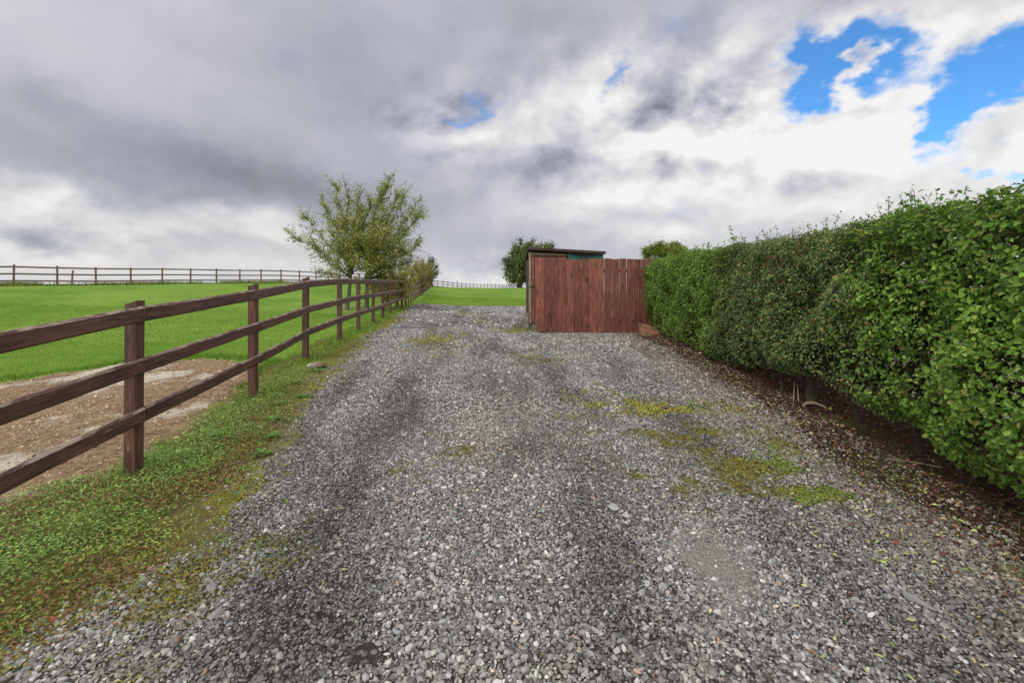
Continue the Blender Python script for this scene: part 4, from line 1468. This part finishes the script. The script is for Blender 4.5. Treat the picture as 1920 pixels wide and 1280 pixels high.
grow((x3, y3, z3), tipsC, 405, .5, .06, 40, .8, 12000, .075, WL, 'willow_bush', 'olive brown feathery bush along the fence in the middle distance', 'bush', sec_from=.1, gravity=.3)
x3, y3 = -8.6, 46.0
z3 = g(x3, y3)
tipsC = [(x3 + dx, y3 + dy, z3 + h) for dx, dy, h in ((-1.0, 0, 2.7), (.2, .3, 3.3), (.6, -.3, 2.9), (-.4, -.8, 2.4), (.9, .8, 2.6), (.8, -1.2, 1.6), (.4, 1.6, 3.2), (1.0, .2, 2.0))]
grow((x3, y3, z3), tipsC, 406, .6, .06, 40, .8, 7000, .10, [(.07, .11, .04), (.10, .13, .05), (.16, .17, .06)], 'bush', 'dark green bush farthest along the driveway fence', 'bush', sec_from=.1)

# big round tree on the crest
DG = [(.14, .19, .065), (.18, .23, .075), (.11, .15, .055), (.23, .27, .09)]
x4, y4 = 1.6, 111.0
z4 = g(x4, y4) - .1


def crown_tips(cx, cy, cz, rx, ry, rz, n_, seed, zmin=-1):
    rr_ = rng(seed)
    out = []
    while len(out) < n_:
        d = unit(rr_.normal(size=3))
        if d[2] < zmin:
            continue
        k = rr_.uniform(.62, 1.0)
        out.append((cx + d[0] * rx * k, cy + d[1] * ry * k, cz + d[2] * rz * k))
    return out


tp = crown_tips(4.9, 111, z4 + 7.9, 7.3, 6.0, 6.7, 60, 7, -.75)
tp += [(-1.6, 111, z4 + 6), (-1.8, 112, z4 + 4.6), (-1.2, 110, z4 + 3.2), (-.6, 111, z4 + 2.6), (-1.2, 113, z4 + 8)]
grow((x4, y4, z4), tp, 407, 2.3, .75, 22, 2.3, 26000, .36, DG, 'crest_tree', 'large round dark green tree standing on the crest behind the shed', 'tree', sec_from=.3, bark=(.08, .07, .06), fork=(x4 + .4, y4, z4 + 2.8))
# flat-topped yellow-green tree behind the hedge
x5, y5 = 19.8, 60.0
z5 = g(x5, y5)
tp = []
rr_ = rng(11)
for i in range(26):
    a_ = rr_.uniform(0, 6.28)
    q = rr_.uniform(.2, 1) ** .6
    tp.append((x5 + math.cos(a_) * 4.1 * q + .2, y5 + math.sin(a_) * 3.2 * q, EYE + (HZ - 452) / F * 60 - .2 - 2.0 * q * q + rr_.uniform(-.25, .25)))
grow((x5, y5, z5), tp, 408, 3.6, .22, 16, 1.2, 9500, .22, [(.20, .25, .035), (.26, .31, .05), (.13, .19, .03)], 'umbrella_tree', 'yellow green flat-topped tree showing above the hedge beyond the panel', 'tree', sec_from=.72, bark=(.10, .085, .07))
x6, y6 = 18.3, 62.0
z6 = g(x6, y6)
tp = [(x6 + rr_.uniform(-2.6, 2.6), y6 + rr_.uniform(-2, 2), z6 + rr_.uniform(2.0, 3.7)) for i in range(20)]
grow((x6, y6, z6), tp, 409, 1, .12, 16, 1.0, 6000, .20, [(.14, .19, .035), (.19, .22, .05), (.09, .13, .03)], 'bush', 'low olive bush just above the top of the panel', 'bush', sec_from=.3)

# ------------------------------------------------------------------ shed
SX0, SX1, SY0, SY1 = .44, 2.40, 12.0, 14.3
SZ0, SZF, SZB = .52, 2.36, 2.22
shed = empty('garden_shed', (SX0, SY0, SZ0), 'small old timber shed with a low felt roof behind the red boarded panel', 'shed')
SO = (SX0, SY0, SZ0)
rs = random.Random(9)


def boards(name, x0, x1, y, z0, z1, bw, mat, parent, O, colr=(.8, 1.15), th=.02, vary=0.0, axis='x'):
    out = MB(O)
    n_ = max(1, round((x1 - x0) / bw))
    bw = (x1 - x0) / n_
    for i in range(n_):
        c = rs.uniform(*colr)
        cx = x0 + bw * (i + .5)
        p = [(cx, y, z0), (cx, y, z1 + rs.uniform(-vary, vary))] if axis == 'x' else [(y, cx, z0), (y, cx, z1)]
        if axis == 'x':
            out.sweep(p, bw - .006, th, (1, 0, 0), (0, 1, 0), .1, (c, c * rs.uniform(.94, 1.05), c), i * 2.3)
        else:
            out.sweep(p, th, bw - .006, (1, 0, 0), (0, 1, 0), .1, (c, c, c), i * 2.3)
    return out.build(name, mat, parent)


boards('front_wall', SX0 + .05, SX1, SY0, SZ0, SZF - .06, .12, M['shedwood'], shed, SO)
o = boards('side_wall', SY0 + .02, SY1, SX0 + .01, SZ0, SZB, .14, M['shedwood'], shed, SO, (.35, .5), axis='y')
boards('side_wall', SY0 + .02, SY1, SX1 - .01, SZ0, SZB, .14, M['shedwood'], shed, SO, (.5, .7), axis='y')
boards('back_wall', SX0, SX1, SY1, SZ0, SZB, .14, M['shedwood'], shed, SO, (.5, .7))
b = MB(SO); b.sweep([(SX0 + .035, SY0 - .03, SZ0 - .02), (SX0 + .035, SY0 - .03, SZF)], .065, .035, (1, 0, 0), (0, 1, 0), .1, (1, 1, 1), 4.1)
b.build('corner_post', M['bare'], shed)['label'] = 'pale bare corner board'
b = MB(SO); b.sweep([(SX0 + .07, SY0 - .03, SZF - .045), (SX0 + 1.02, SY0 - .03, SZF - .065)], .035, .07, (0, 1, 0), (0, 0, 1), .1, (.9, .8, .75), 2.2)
b.build('fascia', M['bare'], shed)
# door, set against the left of the front, framed in peeling timber
b = MB(SO)
b.sweep([(SX0 + .115, SY0 - .035, SZ0), (SX0 + .115, SY0 - .035, SZF - .12)], .07, .03, (1, 0, 0), (0, 1, 0), .1, (1.2, 1.1, 1.1), 7.7)
b.sweep([(SX0 + .15, SY0 - .034, SZF - .165), (SX0 + 1.0, SY0 - .034, SZF - .18)], .03, .085, (0, 1, 0), (0, 0, 1), .1, (1.3, 1.2, 1.2), 3.7)
b.build('door_frame', M['shedwood'], shed)
door = boards('door', SX0 + .16, SX0 + .98, SY0 - .035, SZ0 + .02, SZF - .215, .12, M['shedwood'], shed, SO, (.75, 1.1), .022)
b = MB(SO); b.sweep([(SX0 + .02, SY0 - .055, 1.46), (SX0 + .30, SY0 - .06, 1.46)], .008, .035, (0, 1, 0), (0, 0, 1), .1, (.35, .33, .33), 1)
b.build('hinge', M['shedwood'], door)
# roof
b = MB(SO)
roofc = []
zt = 1.35 + (545 - 463.5) / F * 11.8
zt2 = 1.35 + (545 - 471.5) / F * 11.8
v = [(SX0 - .03, SY0 - .2, zt - .045), (SX1 + .03, SY0 - .2, zt2 - .045), (SX1 + .03, SY1 + .1, zt2 - .17), (SX0 - .03, SY1 + .1, zt - .17)]
v += [(p[0], p[1], p[2] + .05) for p in v]
b.add(v, [(0, 3, 2, 1), (4, 5, 6, 7), (0, 1, 5, 4), (1, 2, 6, 5), (2, 3, 7, 6), (3, 0, 4, 7)], (.9, .9, .9))
b.build('roof', M['roof'], shed)
b = MB(SO)
b.sweep([(SX0 - .032, SY0 - .213, zt - .032), (SX1 + .032, SY0 - .213, zt2 - .032)], .022, .066, (0, 1, 0), (0, 0, 1), .1, (.5, .5, .5), 5)
b.build('roof_edge', M['fence'], shed)
# window with bars behind green netting
b = MB(SO); b.box((SX0 + 1.49, SY0 - .02, SZF - .2), (.86, .02, .36), (.05, .05, .055))
b.build('window_opening', M['roof'], shed)
mm, nn = mat_new('grey_bar'); finish(nn, (.55, .56, .55), .5, .4); M['bar'] = mm
b = MB(SO)
for i in range(17):
    x = SX0 + 1.09 + i * .048
    b.sweep([(x, SY0 - .045, SZF - .42), (x, SY0 - .045, SZF - .03)], .008, .008, (1, 0, 0), (0, 1, 0), .1)
b.build('window_bars', M['bar'], shed)
mm, nn = mat_new('green_netting'); finish(nn, (.02, .22, .16), .5, .4); M['net'] = mm
net = MB(SO)
xa, xb = SX0 + 1.05, SX0 + 1.93


def netz(x, k):       # sagging strands
    t = (x - xa) / (xb - xa)
    return SZF - .035 - k * .5 - .115 * (1 - (2 * t - 1) ** 2) * (1 - k * 1.6)


for k in np.arange(0, .26, .022):
    pts = [(x, SY0 - .075, netz(x, k)) for x in np.linspace(xa, xb, 14)]
    wd = .011 if k > 0 else .028
    net.sweep(pts, .006, wd, (0, 1, 0), (0, 0, 1), .1)
for i in range(38):
    x = xa + (xb - xa) * i / 37
    net.sweep([(x, SY0 - .075, SZF - .42), (x, SY0 - .075, netz(x, 0))], .005, .005, (1, 0, 0), (0, 1, 0), .1)
net.sweep([(xa, SY0 - .072, SZF - .42), (xa, SY0 - .072, SZF)], .035, .02, (1, 0, 0), (0, 1, 0), .1)
net.sweep([(xb, SY0 - .072, SZF - .42), (xb, SY0 - .072, SZF - .01)], .045, .02, (1, 0, 0), (0, 1, 0), .1)
net.sweep([(xa, SY0 - .072, SZF - .012), (xb, SY0 - .072, SZF - .028)], .02, .018, (0, 1, 0), (0, 0, 1), .1)
net.build('green_netting', M['net'], shed)
# blocks the shed stands on
mm, nn = mat_new('concrete')
pos = nn.n('ShaderNodeNewGeometry').outputs['Position']
nz = nn.noise(pos, 12, 5, .7).outputs[0]
finish(nn, nn.mix(nn.ramp(nz, .3, .7), (.16, .15, .12), (.30, .29, .25)), .9, .2, nz, .5, .01)
M['concrete'] = mm
for (x, y, dx, dy, z1, lb) in ((SX0 + .12, SY0 + .10, .22, .2, SZ0, 'grey concrete block under the near left corner of the shed'), (SX0 - .06, SY0 - .02, .11, .13, SZ0 + .26, 'small upright grey block leaning by the shed corner'), (SX1 - .2, SY0 + .2, .3, .25, SZ0, 'grey concrete block under the hidden right corner of the shed'), (SX0 + .2, SY1 - .2, .3, .25, SZ0, 'grey concrete block under the back of the shed')):
    z0 = g(x, y) - .03
    b = MB((x, y, z0)); b.box((x, y, (z0 + z1) / 2), (dx, dy, z1 - z0 - .004))
    o = b.build('concrete_block', M['concrete'])
    tag(o, lb, 'block', 'blocks around the shed')

# ------------------------------------------------------------------ boarded panel
PYY = 11.0
panel = empty('boarded_panel', (.56, PYY, .35), 'red brown vertical board panel standing between the shed and the hedge', 'fence panel')
PO = (.56, PYY, .35)
seams = [1003.5, 1020.4, 1034, 1047, 1062, 1076.2, 1090, 1103.5, 1118, 1132.5, 1147.2, 1161.4, 1174.6, 1188, 1202, 1216, 1230]
rs = random.Random(21)
for i in range(len(seams) - 1):
    xa_, xb_ = (seams[i] - 960) / F * PYY, (seams[i + 1] - 960) / F * PYY
    top = 482.5 if i < 4 else 485.5 + .0 * i
    zt_ = EYE + (HZ - top) / F * PYY + rs.uniform(-.008, .012)
    zb_ = EYE + (HZ - (621.5 + i * .28)) / F * PYY + rs.uniform(-.006, .006)
    gp = .011 if i in (5, 6, 7, 9) else .007
    tw = rs.uniform(-.006, .006)
    c = rs.choice([.7, .85, 1.0, 1.1, 1.2, .8])
    b = MB(PO)
    cx = (xa_ + xb_) / 2
    b.sweep([(cx - tw, PYY + rs.uniform(-.004, .004), zb_), (cx, PYY, (zb_ + zt_) / 2), (cx + tw, PYY + rs.uniform(-.004, .004), zt_)], xb_ - xa_ - gp, .020, (1, 0, 0), (0, 1, 0), .08,
            (c, c * rs.uniform(.97, 1.06), c * rs.uniform(.92, 1.02)), i * 5.13)
    b.build('board', M['panel'], panel)
for z in (.62, 1.85):
    b = MB(PO)
    b.sweep([(.58, PYY + .034, z), (3.45, PYY + .034, z - .03)], .045, .09, (0, 1, 0), (0, 0, 1), .1, (.6, .6, .6), z * 7)
    b.build('cross_rail', M['panel'], panel)
for x in (.72, 3.3):
    b = MB(PO)
    b.sweep([(x, PYY + .105, .1), (x, PYY + .105, 2.0)], .09, .09, (1, 0, 0), (0, 1, 0), .1, (.6, .6, .6), x * 7)
    b.build('post', M['panel'], panel)
# dark strip added as the shadow line beneath the panel
b = MB((1.9, PYY - .03, .3))
b.sweep([(.75, PYY + .01, .315), (3.3, PYY + .0, .295)], .05, .07, (0, 1, 0), (0, 0, 1), .15, (.6, .6, .6), 2)
o = b.build('panel_foot_shadow', M['fence'])
tag(o, 'dark strip standing in for the shadow line along the foot of the red panel', 'shadow strip')

# brick-red slab leaning at the corner of the hedge
mm, nn = mat_new('brick_red_tile')
pos = nn.n('ShaderNodeNewGeometry').outputs['Position']
nz = nn.noise(pos, 14, 5, .7).outputs[0]
finish(nn, nn.mix(nn.ramp(nz, .40, .62), (.09, .07, .05), (.30, .11, .06)), .8, .2, nz, .4, .01)
M['tile'] = mm
b = MB((3.2, 10.45, .32))
b.sweep([(2.92, 10.44, .46), (3.13, 10.36, .415), (3.34, 10.28, .35)], .34, .05, (.10, .62, .78), (.1, -.78, .62), .12, (1, 1, 1), 1)
o = b.build('clay_tile', M['tile'])
tag(o, 'brick red clay slab leaning at the foot of the hedge by the panel', 'slab')
b = MB((3.2, 10.3, .30))
b.sweep([(2.90, 10.12, .335), (3.25, 9.98, .33)], .10, .04, (.5, .8, 0), (0, 0, 1), .2, (.7, .6, .55), 6)
o = b.build('broken_board', M['fence'])
tag(o, 'dark broken board lying in front of the clay slab', 'board')

# bits of wood under the hedge
b = MB((2.95, 4.6, .12))
zz = float(surf(np.array([3.0]), np.array([4.6]))[0])
b.tube([(2.94, 4.60, zz + .00), (2.97, 4.58, zz + .035), (3.03, 4.54, zz + .042), (3.08, 4.49, zz + .02), (3.11, 4.45, zz - .02)], [.012, .016, .016, .013, .008], 8, (.24, .20, .15))
o = b.build('root', M['bark'], None, True)
tag(o, 'pale curved bare root arching out of the soil at the foot of the hedge', 'root')
for i, (x, y, dx, dy, dz, lb) in enumerate(((2.92, 4.72, .01, .0, .22, 'thin upright dead stalk beside the hedge stem, the left one'), (2.96, 4.70, -.012, .0, .20, 'thin upright dead stalk nearest the hedge stem'), (2.72, 4.85, .22, .1, .04, 'grey stick lying on the soil under the hedge'), (2.75, 3.35, .2, -.25, .03, 'pale thin stick lying on the dark soil under the near hedge'))):
    b = MB((x, y, .1))
    z = float(surf(np.array([x]), np.array([y]))[0])
    b.tube([(x, y, z + .004), (x + dx * .5, y + dy * .5, z + dz * .5 + .008), (x + dx, y + dy, z + dz)], [.005, .0045, .003], 6, (.30, .25, .19))
    o = b.build('stick', M['bark'], None, True)
    tag(o, lb, 'stick', 'dead sticks under the hedge')
# clay lump at the foot of the third fence post
x, y = -2.72, 6.35
v = ICO2[0].copy() * np.array([.13, .10, .055]) * (1 + rng(3).normal(0, .08, (42, 1)))
o = np_mesh('clod', v, ICO2[1], M['dirt'], smooth=True)
o.location = (x, y, float(surf(np.array([x]), np.array([y]))[0]) + .03)
tag(o, 'brown clod of earth in the grass before the third fence post', 'clod')
